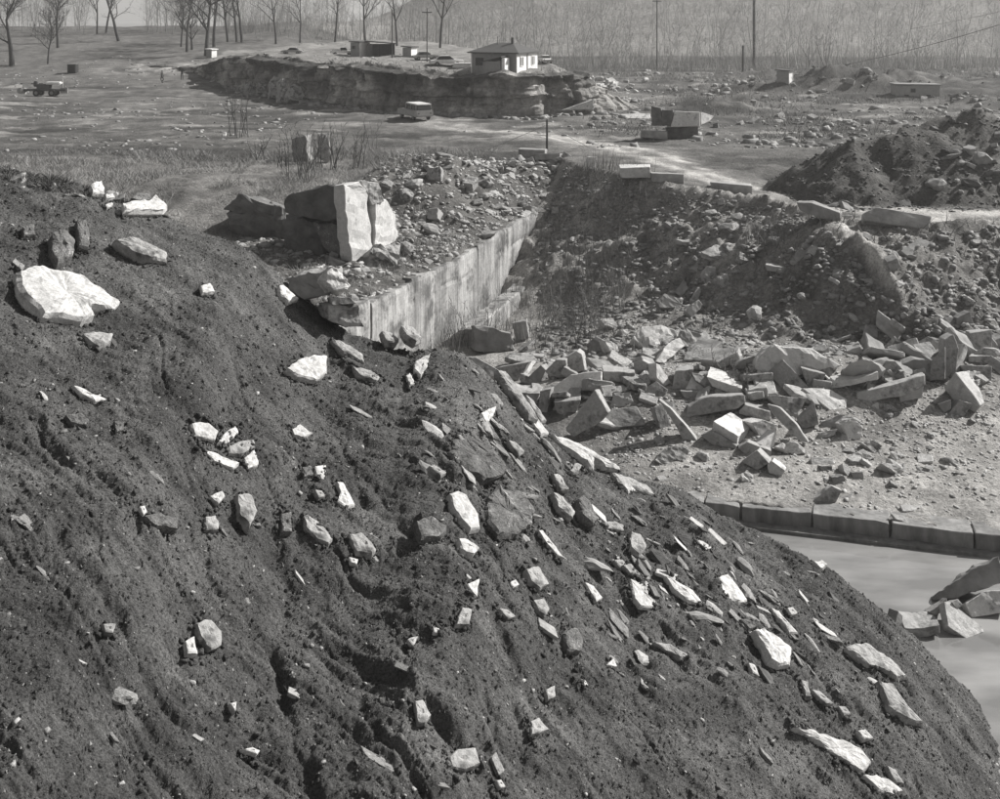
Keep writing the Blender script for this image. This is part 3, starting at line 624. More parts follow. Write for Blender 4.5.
B('block with a bright right end beside the long pale beam', [(633, 362), (642, 360), (655, 367), (651, 377), (635, 373)], -24, 14, 0.6)
B('dark brick-like block under the long pale beam', [(603, 371), (635, 373), (633, 383), (603, 381)], -4, 4, 0.9)
B('slim pale slab standing on edge beside the cube', [(656, 363), (660, 365), (671, 383), (665, 386), (657, 378)], 42, 18, 0.45, 'block_pale')
B('cube-shaped block with a light top in the middle of the blocks', [(675, 371), (694, 369), (686, 389), (672, 389)], -10, 10, 1.2)
B('slab sloping down from the side of the cube', [(692, 372), (701, 374), (724, 391), (716, 392), (695, 380)], 5, 40, 0.4)
B('long block with a chalky pale top on the tumbled row', [(706, 376), (736, 386), (742, 388), (738, 396), (712, 386)], -16, 2, 1.3, 'block_pale')
B('pale triangular chip beneath the sloping slab', [(686, 389), (692, 376), (709, 390)], 10, 40, 0.3, 'block_pale')
B('thin flat slab lying above the long drill-marked block', [(680, 391), (723, 392), (722, 396), (684, 398)], -3, 10, 1.0)
B('long drill-marked block with a scalloped upper edge', [(686, 418), (688, 408), (700, 399), (712, 396), (745, 395), (746, 402), (738, 408)], -8, 12, 0.8)
B('pale sloping end piece beside the drill-marked block', [(744, 396), (750, 393), (765, 403), (748, 406)], 22, 48, 0.5, 'block_pale')
B('grey block lying in the centre of the blocks', [(637, 394), (656, 381), (668, 390), (665, 396), (647, 397)], -6, 34, 0.7)
B('rough pale lump beside the tilted slab', [(603, 388), (617, 386), (609, 402), (602, 399)], 25, 30, 0.5, 'pale_rock', rough=0.07)
B('round-shouldered boulder above the flat broad stone', [(609, 408), (614, 393), (630, 393), (635, 406)], -4, 28, 0.9, 'stone_mid', rough=0.06)
B('broad low stone with a smooth pale sloping top', [(602, 419), (612, 409), (637, 406), (646, 425), (600, 428)], 2, 40, 0.9, 'block', dy=-0.3)
B('short square post leaning beside the long wedge slab', [(654, 407), (663, 404), (672, 427), (661, 430)], 14, 24, 0.5, 'block')
B('long wedge slab standing on edge in front of the pile', [(658, 398), (670, 408), (688, 428), (698, 441), (683, 440), (677, 428)], -16, 8, 0.4)
B('box-shaped block with a bright cracked top', [(713, 421), (738, 436), (737, 447), (713, 433)], -34, 4, 1.5, 'block_pale')
B('dark flat block under the bright cracked box', [(700, 435), (713, 432), (737, 446), (735, 449), (712, 445)], -30, 6, 0.9)
B('brick-shaped block beside the drill-marked block', [(739, 411), (745, 405), (770, 412), (771, 420), (765, 421), (739, 414)], -14, 6, 1.0)
B('small block with a light top in the stack beside the box', [(752, 423), (763, 420), (778, 425), (776, 433), (760, 437)], 18, 12, 1.0, 'block_pale')
B('pale triangular stone under the small light-topped block', [(760, 444), (777, 430), (774, 449), (766, 448)], 30, 16, 0.5, 'block_pale')
B('low slab with curved top below the brick-shaped block', [(738, 448), (748, 442), (772, 451), (770, 457), (745, 454)], -12, 10, 0.8)
B('pointed grey block at the front of the tumbled stones', [(741, 461), (757, 450), (769, 463), (757, 470)], -24, 12, 0.7)
B('short pale block at the foot of the pointed grey block', [(767, 465), (772, 461), (785, 470), (782, 477), (769, 473)], -20, 14, 0.9, 'block_pale')
B('rounded boulder sitting alone on the pit floor', [(654, 461), (662, 450), (678, 444), (691, 452), (681, 462), (664, 465)], 6, 38, 1.2, 'pale_rock', rough=0.06)
B('huge boulder with a bright broken crest at the scree foot', [(757, 376), (757, 352), (766, 347), (793, 345), (816, 350), (831, 360), (842, 368), (812, 372), (798, 378), (768, 384)], -4, 30, 2.2, 'block_pale', rough=0.06, cuts=5)
B('smooth dark slab leaning on the huge boulder', [(766, 373), (783, 359), (809, 387), (797, 392), (786, 391)], -18, 22, 0.5)
B('dark block wedged between leaning slab and pale slab', [(801, 368), (826, 374), (819, 389), (808, 387)], -8, 6, 0.8)
B('long pale flat-topped slab with a notched front', [(825, 375), (831, 382), (858, 380), (878, 372), (878, 380), (850, 386), (831, 390)], -14, 4, 2.0, 'block_pale')
B('brightest smooth slab sloping towards the water', [(801, 387), (831, 389), (847, 399), (846, 408), (836, 414)], 12, 58, 0.55, 'block_pale')
B('rough patchy stone under the leaning dark slab', [(768, 395), (806, 397), (796, 420), (780, 409)], -6, 30, 0.8, 'pale_rock', rough=0.06)
B('long thin plank-like slab standing on its edge', [(767, 404), (780, 408), (796, 424), (809, 443), (801, 442), (773, 415)], -24, 14, 0.35, 'block', dy=-0.4)
B('tooth-shaped upright stone below the brightest slab', [(797, 421), (815, 404), (819, 424), (803, 429)], -10, 8, 0.5)
B('rounded log-like stone under the brightest slab', [(822, 422), (845, 413), (847, 419), (833, 428), (822, 428)], -8, 24, 0.6, 'stone_mid', rough=0.05)
B('flat dark stone below the log-like stone', [(819, 433), (837, 429), (835, 435), (819, 439)], -4, 30, 0.6, 'stone_mid', rough=0.05)
B('speckled pale block standing beside the flat dark stone', [(844, 425), (853, 417), (863, 428), (861, 440), (848, 439)], 14, 16, 0.8, 'block_pale', rough=0.04)
B('low pale knobbly rock before the plank-like slab', [(775, 446), (793, 441), (808, 450), (806, 455), (787, 454)], 4, 30, 0.9, 'white_rock', rough=0.08)
B('small dark pyramid-shaped block behind the notched slab', [(867, 367), (876, 360), (885, 366), (880, 374)], -16, 14, 0.6)
B('domed dark block behind the long slanting slab', [(879, 374), (889, 361), (896, 361), (909, 377), (880, 383)], -4, 10, 0.8)
B('dark blocky stone beside the domed block', [(900, 365), (915, 359), (928, 361), (928, 375), (909, 376)], -8, 8, 0.9, 'stone_mid')
B('small pale stone on top of the dark blocky stone', [(921, 355), (930, 350), (937, 353), (931, 360)], 10, 30, 0.6, 'block_pale')
B('long slanting slab with a pale top edge', [(857, 392), (876, 389), (926, 375), (926, 386), (905, 395), (870, 402), (857, 399)], -10, 12, 0.7)
B('dark stone under the raised end of the slanting slab', [(898, 388), (924, 384), (922, 398), (900, 402)], -4, 10, 0.6, 'stone_mid')
B('tall upright slab beside the leaning twin slab', [(944, 339), (954, 334), (959, 349), (956, 371), (944, 381)], -4, 8, 0.7)
B('leaning dark slab paired with the tall upright slab', [(929, 381), (932, 360), (945, 347), (945, 379)], -30, 10, 0.6)
B('big squared block with a light slanting top beside the upright slabs', [(944, 388), (955, 372), (981, 406), (974, 413), (954, 401)], -38, 10, 2.2)
B('rounded block at the foot of the big squared block', [(948, 414), (960, 400), (973, 404), (963, 417)], -10, 14, 0.8)
B('small dark stone between rounded block and slanting slab', [(938, 404), (951, 400), (951, 409), (944, 413)], -8, 14, 0.6, 'stone_mid')
B('stacked grey block on the scree beside the upright slab', [(970, 333), (992, 330), (992, 349), (972, 352)], -12, 10, 0.9)
B('small upright stone beside the stacked grey block', [(960, 350), (968, 346), (972, 353), (966, 361), (960, 359)], -6, 12, 0.5)
B('flat stone under the stacked grey block', [(969, 356), (992, 356), (992, 364), (969, 362)], -6, 12, 0.8)
B('low block with light top between flat stone and squared block', [(960, 365), (992, 366), (992, 381), (968, 377)], -8, 26, 1.0)
B('thin slab overhanging the scree above the upright slabs', [(931, 324), (945, 317), (957, 318), (951, 331), (943, 327)], 4, 34, 0.5, 'stone_mid')
B('boxy stone behind the overhanging thin slab', [(957, 318), (970, 312), (974, 326), (958, 331)], -6, 8, 0.7, 'stone_mid')
B('bright flat chip lying on the pit floor', [(700, 465), (712, 464), (712, 468), (701, 469)], 5, 60, 0.2, 'white_rock')
B('white oval stone near the dirt slope on the pit floor', [(656, 476), (664, 475), (668, 480), (660, 481)], 5, 50, 0.25, 'white_rock')
B('round white stone below the pointed grey block', [(741, 474), (748, 470), (753, 475), (751, 482), (742, 481)], 10, 45, 0.45, 'white_rock', rough=0.08)
B('white slab in front of the patch of smooth floor', [(811, 457), (834, 458), (834, 464), (812, 465)], 4, 40, 0.6, 'white_rock')
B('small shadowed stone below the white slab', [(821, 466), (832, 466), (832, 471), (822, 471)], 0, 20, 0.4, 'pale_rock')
B('white pointed chip beside the white slab', [(842, 463), (851, 469), (848, 476), (844, 471)], 20, 40, 0.35, 'white_rock')
B('dark low stone touching the white pointed chip', [(851, 472), (863, 472), (864, 479), (853, 478)], -8, 20, 0.5, 'stone_mid')
B('bright wedge-shaped rock below the speckled block', [(847, 459), (862, 448), (876, 457), (868, 461)], 20, 36, 0.6, 'white_rock', rough=0.05)
B('grey triangular stone standing near the stone kerb', [(812, 502), (826, 490), (832, 486), (842, 491), (836, 502)], -8, 14, 0.5, 'block')
B('brown-grey lump perched on the triangular stone', [(832, 477), (844, 476), (847, 488), (834, 489)], 0, 14, 0.5, 'stone_mid', dy=0.3, rough=0.06)
B('thin flat slab beside the triangular stone', [(838, 499), (853, 492), (851, 498)], 0, 50, 0.2, 'pale_rock')
B('angular pale rock on the gravel beside the bright wedge', [(881, 464), (904, 463), (905, 470), (900, 477), (893, 471)], 6, 36, 0.6, 'white_rock', rough=0.06)
B('rounded white rock above the angular pale rock', [(890, 455), (897, 450), (905, 456), (896, 461)], 6, 40, 0.6, 'white_rock', rough=0.08)
B('pale lumpy rock beside the speckled block', [(862, 443), (873, 440), (882, 446), (875, 453)], 4, 36, 0.6, 'pale_rock', rough=0.07)
B('pale flat slab lying on the gravel by the kerb', [(900, 505), (922, 505), (920, 511), (903, 511)], 4, 72, 0.15, 'white_rock')
B('thin white stone overhanging the kerb stones', [(891, 513), (904, 516), (909, 523), (896, 519)], 6, 52, 0.15, 'white_rock')

# blocks set along the pit rim by the road
RIMG = 'squared blocks along the pit rim'
def R(label, poly, yaw, el, T, mat='stone_mid', **k): return block('rim_block', label, 'stone block', poly, yaw, el, T, mat, group=RIMG, rough=0.012, bevel=0.02, **k)  # shade of the front faces put into a darker stone
R('dark squared beam behind the post at the far end of the rim', [(518, 149), (545, 150), (544, 159), (519, 157)], -10, 4, 1.2, 'stone_mid')
R('pale-ended beam beside the post at the far end of the rim', [(534, 154), (560, 153), (560, 160), (535, 160)], -8, 6, 1.6, 'stone_mid')
R('upright pale stone standing at the rim', [(583, 172), (590, 157), (597, 157), (594, 172)], 10, 8, 0.7, 'block_pale')
R('flat block with a white top on the rim', [(620, 168), (650, 167), (651, 178), (621, 178)], -6, 2, 1.6, 'block_pale')
R('plain grey block following the white-topped rim block', [(651, 173), (684, 174), (684, 184), (652, 182)], -4, 4, 1.2, 'stone_mid')
R('long grey block on the rim with a bright right end', [(710, 182), (752, 186), (753, 196), (711, 195)], -14, 4, 1.3, 'stone_mid')
R('slim dark block lying along the rim at the head of the pale track', [(796, 202), (812, 203), (840, 213), (840, 222), (820, 218), (800, 210)], -22, 4, 1.0, 'stone_mid')
R('low pale block touching the slim dark rim block', [(841, 215), (861, 216), (861, 221), (842, 221)], 0, 20, 1.0, 'block_pale')
R('largest slab on the rim, tilted with a light smooth face', [(862, 214), (876, 207), (932, 216), (928, 230), (864, 220)], -10, 34, 0.8, 'stone_mid')

# stones lying on the scree
SCR = 'stones lying on the scree'
def S(label, poly, yaw=0, el=30, T=0.7, mat='stone_mid', rough=0.05, **k): return block('scree_stone', label, 'stone', poly, yaw, el, T, mat, group=SCR, rough=rough, **k)
S('flat slab lying high on the scree with a light top', [(701, 252), (716, 244), (730, 249), (725, 257), (712, 256)], 5, 60, 0.4, 'block')
S('rounded upright stone in the cluster on the scree', [(703, 274), (709, 265), (716, 268), (717, 283), (706, 285)], 5, 20, 0.8, 'block')
S('egg-shaped stone at the beside the cluster on the scree', [(717, 277), (728, 274), (731, 284), (722, 288)], 5, 25, 0.7, 'block')
S('sloping flat stone at the front of the cluster on the scree', [(690, 299), (697, 288), (708, 287), (708, 294), (696, 301)], 5, 35, 0.6, 'block')
S('tall narrow stone at the beside the cluster on the scree', [(675, 292), (684, 279), (688, 288), (681, 298)], -10, 20, 0.7)
S('broad low stone below the cluster on the scree', [(656, 301), (665, 293), (683, 300), (680, 308), (661, 307)], 0, 45, 0.6)
S('long stone pointing down below the cluster on the scree', [(684, 310), (699, 299), (703, 304), (692, 318)], 0, 30, 0.6)
S('small stone topping the cluster on the scree', [(689, 269), (699, 262), (706, 266), (698, 272)], 0, 35, 0.6)
S('table-like thin slab capping a square stump on the scree', [(766, 265), (801, 269), (800, 274), (767, 271)], -6, 6, 0.9, 'block', Y=54.8, rough=0.02)
S('square stump under the table-like slab on the scree', [(771, 273), (790, 275), (791, 297), (773, 295)], -4, 4, 0.9, 'stone_mid', Y=55, rough=0.03)
S('rounded boulder beside the table-like slab', [(794, 257), (801, 248), (808, 253), (809, 265), (797, 266)], 0, 25, 0.7)
S('smaller boulder touching the rounded boulder under the rim', [(807, 252), (812, 245), (818, 247), (815, 257)], 0, 25, 0.6)
S('squared block slid down from the rim onto the bank', [(900, 251), (919, 238), (935, 243), (916, 261)], 10, 45, 0.7, 'block', rough=0.03)
S('bright angular stone half way down the scree below the largest rim slab', [(882, 316), (892, 305), (898, 304), (898, 309), (888, 320)], 10, 40, 0.5, 'block_pale')
S('pale flat slab below the bright angular stone on the scree', [(884, 331), (890, 327), (904, 329), (900, 333), (889, 335)], 0, 60, 0.35, 'block_pale')
S('small pale stone at the end of the pale track', [(896, 282), (902, 279), (905, 284), (899, 287)], 10, 45, 0.4, 'white_rock')

# stone kerb holding back the water's edge: pixel columns of its joints
kj = [672, 705, 741, 812, 890, 973, 1060]
def kpt(px, top):
    # kerb line on the map, then height
    for (ax, ay), (bx, by) in zip(KERB[:-1], KERB[1:]):
        q = (px - 500) / F; t_ = (q * ay - ax) / ((bx - ax) - q * (by - ay))
        if -0.001 <= t_ <= 1.001: return Vector((ax + t_ * (bx - ax), ay + t_ * (by - ay), top))
    return Vector((KERB[0][0], KERB[0][1], top))
kl = ['first kerb stone, its near end buried under the dirt slope', 'short dark kerb stone next to the dirt slope', 'kerb stone with pale streaks below the triangular stone', 'long kerb stone with a ragged gravelly top edge', 'grass-fringed kerb stone below the thin white stone', 'last kerb stone beyond the grassy kerb stone']
for i in range(len(kj) - 1):
    a, b = kpt(kj[i] + 1.0, -5.86), kpt(kj[i + 1] - 1.0, -5.86); n = Vector((-(a - b).y, (a - b).x, 0)).normalized(); n = n if n.y < 0 else -n
    a += n * (0.16 + 0.05 * (i % 3)); b += n * (0.16 + 0.05 * ((i + 1) % 3))
    pts = [a, b, b + Vector((0, 0, -1.5)), a + Vector((0, 0, -1.5))]
    me, c = prism_mesh('kerb_stone', pts, -n * 0.9, M['kerbwall'], 0.02, 0.014, 5)
    o = link('kerb_stone', me, None, c); tag(o, kl[i], 'kerb stone', 'kerb stones along the water')
    a2 = a + n * 0.32 + Vector((0, 0, -0.62)); b2 = b + n * 0.32 + Vector((0, 0, -0.62))
me, c = prism_mesh('stone_ledge', [kpt(660, -6.33) + Vector((-.1, -.55, 0)), kpt(1060, -6.36) + Vector((-.1, -.55, 0)), kpt(1060, -8) + Vector((-.1, -.55, 0)), kpt(660, -8) + Vector((-.1, -.55, 0))], Vector((0.1, 0.45, 0)), M['kerbwall'], 0.002, 0, 6)
o = link('stone_ledge', me, None, c); tag(o, 'low wet stone ledge along the water under the kerb stones', 'stone ledge')
# stones standing in the water
WAT = 'stones lying in the water'
def Wt(label, poly, yaw, el, T, mat, **k): return block('limestone_block', label, 'stone block', poly, yaw, el, T, mat, group=WAT, **k)
Wt('long dark slab slanting up out of the water', [(931, 599), (951, 585), (977, 566), (1000, 556), (1002, 582), (975, 592), (951, 600), (934, 602)], -18, 24, 0.9, 'stone_mid', Y=31.6, rough=0.03)
Wt('bright white kite-shaped slab leaning in the water', [(944, 602), (950, 602), (983, 627), (984, 632), (967, 639), (948, 626)], 22, 50, 0.3, 'white_rock', Y=29.8)
Wt('pale squared block with a broken top at the water edge', [(904, 627), (920, 629), (940, 625), (940, 634), (925, 637), (905, 638)], -8, 6, 1.1, 'block', Y=29.9)
Wt('pale smooth block behind the kite-shaped slab', [(965, 603), (984, 591), (1002, 590), (1004, 612), (972, 617)], -6, 34, 0.9, 'block_pale', Y=30.8)
Wt('small dark stone between the slanting slab and the squared block', [(929, 612), (943, 602), (947, 598), (947, 610), (934, 615)], -10, 24, 0.6, 'stone_mid', Y=30.6)
Wt('small grey stone behind the top of the kite-shaped slab', [(952, 602), (958, 599), (963, 605), (957, 609)], 10, 30, 0.5, 'block', Y=30.4)
Wt('little flat stone alone in the open water', [(920, 586), (925, 584), (935, 587), (926, 590)], 0, 66, 0.35, 'stone_mid', Y=33.0)
Wt('upright splinter of stone at the foot of the dirt slope', [(895, 625), (898, 611), (903, 616), (901, 632)], 30, 10, 0.3, 'stone_mid', Y=28.6)

# ------------------------------------------------------------------ rocks bedded in the foreground dirt slope
FG = 'rocks bedded in the dirt slope'
def K(label, poly, mat='pale_rock', h=0.28, **k): return slope_rock(label, poly, mat, h, FG, **k)  # white stone also carries the brightness of faces turned to the sun
K('huge ragged white rock, the largest on the dirt slope', [(12, 278), (26, 274), (39, 273), (53, 278), (78, 283), (94, 295), (119, 310), (110, 317), (92, 316), (84, 318), (91, 325), (78, 329), (38, 325), (34, 317), (22, 306), (14, 294)], 'white_rock', 0.3, rough=0.05)
K('blunt stone with a white lower end under the huge ragged rock', [(80, 338), (97, 337), (111, 339), (110, 347), (97, 353), (88, 348)], 'pale_rock', 0.4)
K('long fish-shaped grey rock near the crest', [(111, 245), (131, 244), (150, 252), (166, 260), (165, 267), (138, 264), (116, 250)], 'pale_rock', 0.45)
K('wide white rock with a dark cap on the crest', [(121, 208), (140, 204), (150, 206), (154, 200), (167, 211), (163, 215), (122, 215)], 'white_rock', 0.35, y1=27.6)
K('dark lump capping the wide white rock on the crest', [(128, 204), (133, 198), (147, 199), (150, 204), (140, 206)], 'dusty_rock', 0.5, y1=27.6)
K('square white stone on the crest beside the dark grass', [(88, 190), (93, 186), (100, 186), (103, 198), (91, 198)], 'white_rock', 0.5, y1=27.6)
K('small white stone next to the square white stone', [(104, 198), (112, 197), (114, 201), (105, 202)], 'white_rock', 0.5, y1=27.6)
K('thin white chip below the square white stone', [(104, 208), (111, 205), (112, 208), (106, 211)], 'white_rock', 0.4)
K('squarish pale stone alone on the dark upper slope', [(199, 289), (209, 286), (214, 295), (201, 296)], 'white_rock', 0.35)
K('pale pointed stone below the crest hollow', [(275, 290), (280, 288), (296, 303), (286, 306), (277, 298)], 'white_rock', 0.4)
K('upright earthy boulder above the huge ragged rock', [(47, 242), (60, 239), (72, 248), (70, 266), (55, 272), (48, 260)], 'dusty_rock', 0.6)
K('tall earthy hump beside the upright earthy boulder', [(74, 226), (84, 224), (88, 240), (86, 256), (76, 252)], 'dusty_rock', 0.5)
K('small blunt stone beside the earthy hump', [(21, 232), (33, 228), (34, 240), (22, 240)], 'dusty_rock', 0.5)
K('thin curved slab edge sticking out of the dirt', [(71, 389), (78, 390), (92, 398), (106, 403), (94, 405), (80, 398)], 'white_rock', 0.3)
K('low grey stone below the thin curved slab edge', [(63, 419), (78, 417), (89, 425), (84, 430), (69, 427)], 'dusty_rock', 0.4)
K('little knob of stone beside the low grey stone', [(112, 425), (123, 425), (122, 433), (115, 435)], 'dusty_rock', 0.5)
K('bright wedge of rock below the perched stone stack', [(283, 373), (292, 367), (301, 361), (324, 361), (325, 378), (313, 385), (294, 381)], 'white_rock', 0.35)
K('flat pale slab lying downhill from the perched stack', [(330, 342), (338, 344), (362, 358), (362, 366), (342, 356)], 'pale_rock', 0.3)
K('thin pale shard below the flat slab under the stack', [(351, 369), (369, 373), (380, 381), (376, 384), (355, 377)], 'pale_rock', 0.3)
K('small stone perched on the saddle of the crest', [(379, 335), (390, 337), (398, 343), (396, 347), (385, 346)], 'pale_rock', 0.4, y1=27.6)
K('pale stone at the lip of the crest saddle', [(399, 331), (410, 330), (421, 343), (415, 346), (404, 340)], 'pale_rock', 0.4, y1=27.6)
K('white blade of rock below the crest saddle', [(413, 366), (429, 356), (427, 371), (420, 380), (413, 374)], 'white_rock', 0.35)
K('white sliver beside the white blade', [(405, 378), (409, 375), (414, 386), (409, 388)], 'white_rock', 0.3)
K('jagged white rock at the top of the broken cluster', [(188, 427), (198, 424), (207, 426), (216, 435), (214, 443), (203, 441), (192, 438)], 'white_rock', 0.3)
K('white wing-shaped rock beside the jagged white rock', [(216, 445), (223, 435), (234, 428), (237, 435), (226, 446)], 'white_rock', 0.3)
K('grey slab with a pale edge in the broken cluster', [(225, 449), (240, 444), (252, 443), (254, 450), (240, 458), (227, 457)], 'pale_rock', 0.35)
K('long white-edged plate at the bottom of the broken cluster', [(199, 452), (210, 455), (225, 461), (238, 467), (232, 471), (212, 464)], 'white_rock', 0.25)
K('pale tooth of rock at the beside the broken cluster', [(242, 461), (252, 452), (257, 468), (246, 472)], 'white_rock', 0.35)
K('small white chip below the broken cluster', [(207, 499), (220, 494), (223, 500), (216, 507)], 'white_rock', 0.4)
K('grey pointed rock with a white tip below the cluster', [(232, 500), (240, 497), (248, 500), (253, 518), (246, 534), (236, 520)], 'pale_rock', 0.45)
K('low blunt earthy rock with a pale left end', [(138, 521), (150, 518), (175, 523), (174, 534), (150, 530)], 'dusty_rock', 0.5)
K('white chip above the low blunt earthy rock', [(137, 510), (142, 509), (145, 515), (141, 519)], 'white_rock', 0.4)
K('white-bottomed stone below the small white chip', [(202, 520), (213, 518), (217, 527), (216, 533), (203, 533)], 'pale_rock', 0.4)
K('white diamond-shaped stone on the mid slope', [(290, 433), (298, 427), (311, 436), (302, 441), (292, 439)], 'white_rock', 0.35)
K('upright white-faced stone on the mid slope', [(312, 470), (324, 468), (324, 484), (316, 483)], 'white_rock', 0.35)
K('dull stone beside the upright white-faced stone', [(300, 471), (309, 468), (312, 478), (302, 479)], 'dusty_rock', 0.4)
K('small pale stone under the upright white-faced stone', [(313, 493), (320, 494), (324, 499), (317, 502)], 'pale_rock', 0.4)
K('white hourglass-shaped rock on the mid slope', [(335, 484), (342, 485), (346, 494), (354, 508), (345, 511), (336, 504), (339, 495)], 'white_rock', 0.3)
K('long grey rock pointing downhill beside a dark hollow', [(302, 518), (314, 525), (333, 544), (327, 549), (315, 544), (303, 531)], 'pale_rock', 0.4)
K('egg-shaped grey rock beside the long grey rock', [(346, 538), (360, 536), (370, 546), (375, 554), (371, 560), (355, 556)], 'pale_rock', 0.4)
K('dull upright stone in the dark hollow', [(277, 518), (288, 517), (289, 537), (279, 537)], 'dusty_rock', 0.5)
K('white pebble-like stone below the egg-shaped rock', [(347, 560), (357, 562), (355, 568), (349, 566)], 'white_rock', 0.5)
K('smooth bright oval rock in the middle of the slope', [(446, 497), (454, 494), (463, 498), (476, 519), (478, 533), (468, 535), (458, 524), (450, 512)], 'white_rock', 0.28, rough=0.03)
K('great earth-caked oval slab with a pale lower rim', [(447, 453), (455, 441), (468, 437), (484, 448), (498, 463), (504, 476), (481, 485), (461, 471)], 'dusty_rock', 0.17, rough=0.1)
K('great round earth-caked boulder below the oval slab', [(483, 506), (488, 495), (498, 490), (522, 497), (533, 514), (529, 527), (515, 540), (496, 540), (485, 527)], 'dusty_rock', 0.16, rough=0.1)
K('white rounded stone below the smooth bright oval rock', [(455, 542), (464, 543), (477, 552), (471, 559), (459, 555)], 'white_rock', 0.45)
K('white triangular stone above a crack', [(464, 587), (477, 581), (475, 600), (469, 595)], 'white_rock', 0.35)
K('bright ragged stone near the crest beside the saddle', [(478, 416), (487, 411), (495, 408), (491, 418), (484, 426)], 'white_rock', 0.35)
K('small pale bar of stone above the smooth oval rock', [(427, 469), (435, 469), (445, 476), (440, 480)], 'pale_rock', 0.35)
K('dark flat slab edge roofing a small hole', [(412, 527), (428, 522), (446, 533), (440, 542), (418, 545)], 'dusty_rock', 0.45)
K('pale pointed stone near the great earth-caked oval slab', [(505, 443), (512, 444), (523, 455), (517, 459)], 'pale_rock', 0.35)
K('pale ribbed stone below the bright crest ledge', [(550, 477), (558, 478), (566, 494), (558, 493)], 'pale_rock', 0.4)
K('long half-buried rock with a bright lower blade', [(549, 495), (560, 500), (573, 516), (570, 522), (556, 512)], 'pale_rock', 0.35)
K('dark leaf-shaped rock beside the bright blade', [(573, 504), (579, 500), (585, 506), (593, 526), (590, 531), (578, 520)], 'dusty_rock', 0.5)
K('thin bright splinter pointing downhill', [(535, 532), (540, 532), (551, 546), (562, 561), (556, 558), (546, 548)], 'white_rock', 0.25)
K('pale blocky rock above the grassy crack', [(521, 573), (534, 569), (546, 588), (537, 593), (526, 585)], 'pale_rock', 0.4)
K('short pale stone downhill of the dark leaf-shaped rock', [(620, 568), (629, 566), (640, 580), (632, 580)], 'pale_rock', 0.4)
K('forked white rock shaped like a bone', [(627, 581), (635, 584), (642, 584), (647, 579), (646, 599), (657, 609), (648, 611), (638, 610), (632, 602)], 'white_rock', 0.4)
K('long white flake beside the bone-shaped rock', [(663, 578), (676, 583), (692, 593), (702, 606), (687, 604), (672, 592)], 'white_rock', 0.2)
K('long bright ledge of rock running along the crest', [(546, 437), (562, 442), (582, 451), (600, 461), (620, 473), (604, 470), (592, 463), (591, 477), (583, 466), (562, 450)], 'white_rock', 0.3, y1=27.5)
K('long pale strip of rock beside the flat-topped block on the crest', [(494, 372), (501, 374), (512, 388), (524, 404), (536, 424), (528, 420), (514, 402), (502, 386)], 'pale_rock', 0.25, y1=27.4)
K('ribbed bright blade of rock below the pale strip', [(514, 398), (522, 403), (536, 420), (547, 437), (540, 437), (526, 420)], 'white_rock', 0.22, y1=27.4)
K('short pale blade beside the ribbed bright blade', [(524, 396), (531, 402), (545, 424), (540, 424), (530, 410)], 'pale_rock', 0.22, y1=27.6)
K('small pale lump below the bright ledge', [(567, 474), (574, 466), (580, 468), (574, 479)], 'pale_rock', 0.35)
K('white stone near the end of the bright ledge', [(620, 485), (628, 486), (634, 493), (627, 496)], 'white_rock', 0.35, y1=27.5)
K('pale ledge end below the bright ledge', [(610, 476), (626, 480), (646, 490), (655, 500), (636, 493), (618, 486)], 'pale_rock', 0.3, y1=27.5)
K('flat pale stone on the slope below the ledge end', [(600, 525), (612, 524), (622, 528), (621, 534), (604, 531)], 'pale_rock', 0.35)
K('tilted ribbed stone beside the flat pale stone', [(628, 535), (638, 538), (644, 552), (636, 560), (628, 552)], 'pale_rock', 0.4)
K('small bright wedge on the crest above the water', [(694, 542), (700, 543), (710, 550), (705, 553)], 'white_rock', 0.35)
K('pale stub above the bone-shaped rock', [(612, 562), (620, 562), (627, 570), (619, 572)], 'pale_rock', 0.4)
K('white tongue of stone between the crack and the bone-shaped rock', [(582, 585), (590, 588), (601, 601), (594, 604)], 'white_rock', 0.35)
K('white stub beside the grassy crack', [(507, 585), (513, 582), (517, 588), (510, 591)], 'white_rock', 0.4)
K('pale hooked stone below the grassy crack', [(530, 603), (541, 601), (547, 612), (543, 620), (536, 614)], 'pale_rock', 0.4)
K('speckled white kite-shaped flake between the bone-shaped rock and the water', [(715, 581), (720, 576), (726, 577), (736, 590), (746, 604), (738, 606), (721, 598)], 'white_rock', 0.22)
K('big white shield-shaped rock on the slope above the water', [(749, 634), (759, 632), (775, 643), (789, 653), (787, 669), (776, 671), (766, 665), (760, 650)], 'white_rock', 0.4)
K('thin dark slab above the shield-shaped rock', [(737, 622), (746, 621), (756, 629), (748, 632)], 'dusty_rock', 0.4)
K('narrow bright flake above the shield-shaped rock', [(768, 610), (776, 612), (797, 637), (788, 636)], 'white_rock', 0.22)
K('small white chip above the narrow bright flake', [(785, 610), (791, 610), (796, 616), (790, 618)], 'white_rock', 0.4)
K('long layered rock with curved bedding near the water', [(843, 651), (850, 646), (862, 646), (888, 662), (906, 680), (895, 682), (880, 672), (866, 668)], 'pale_rock', 0.3)
K('hollow-backed layered rock below the curved one', [(874, 684), (888, 686), (900, 703), (920, 727), (904, 724), (886, 712)], 'pale_rock', 0.35)
K('long white bar of rock at the slope foot', [(789, 730), (808, 733), (845, 745), (862, 757), (870, 767), (861, 775), (844, 765), (822, 750)], 'white_rock', 0.25)
K('white rock slab below the long white bar', [(860, 778), (872, 778), (889, 784), (902, 795), (892, 799), (876, 794)], 'white_rock', 0.3)
K('pale tongue beside the white slab at the slope foot', [(884, 768), (893, 772), (903, 787), (894, 785)], 'pale_rock', 0.35)
K('white chip near the crest above the water', [(811, 566), (819, 564), (825, 569), (818, 573)], 'white_rock', 0.4)
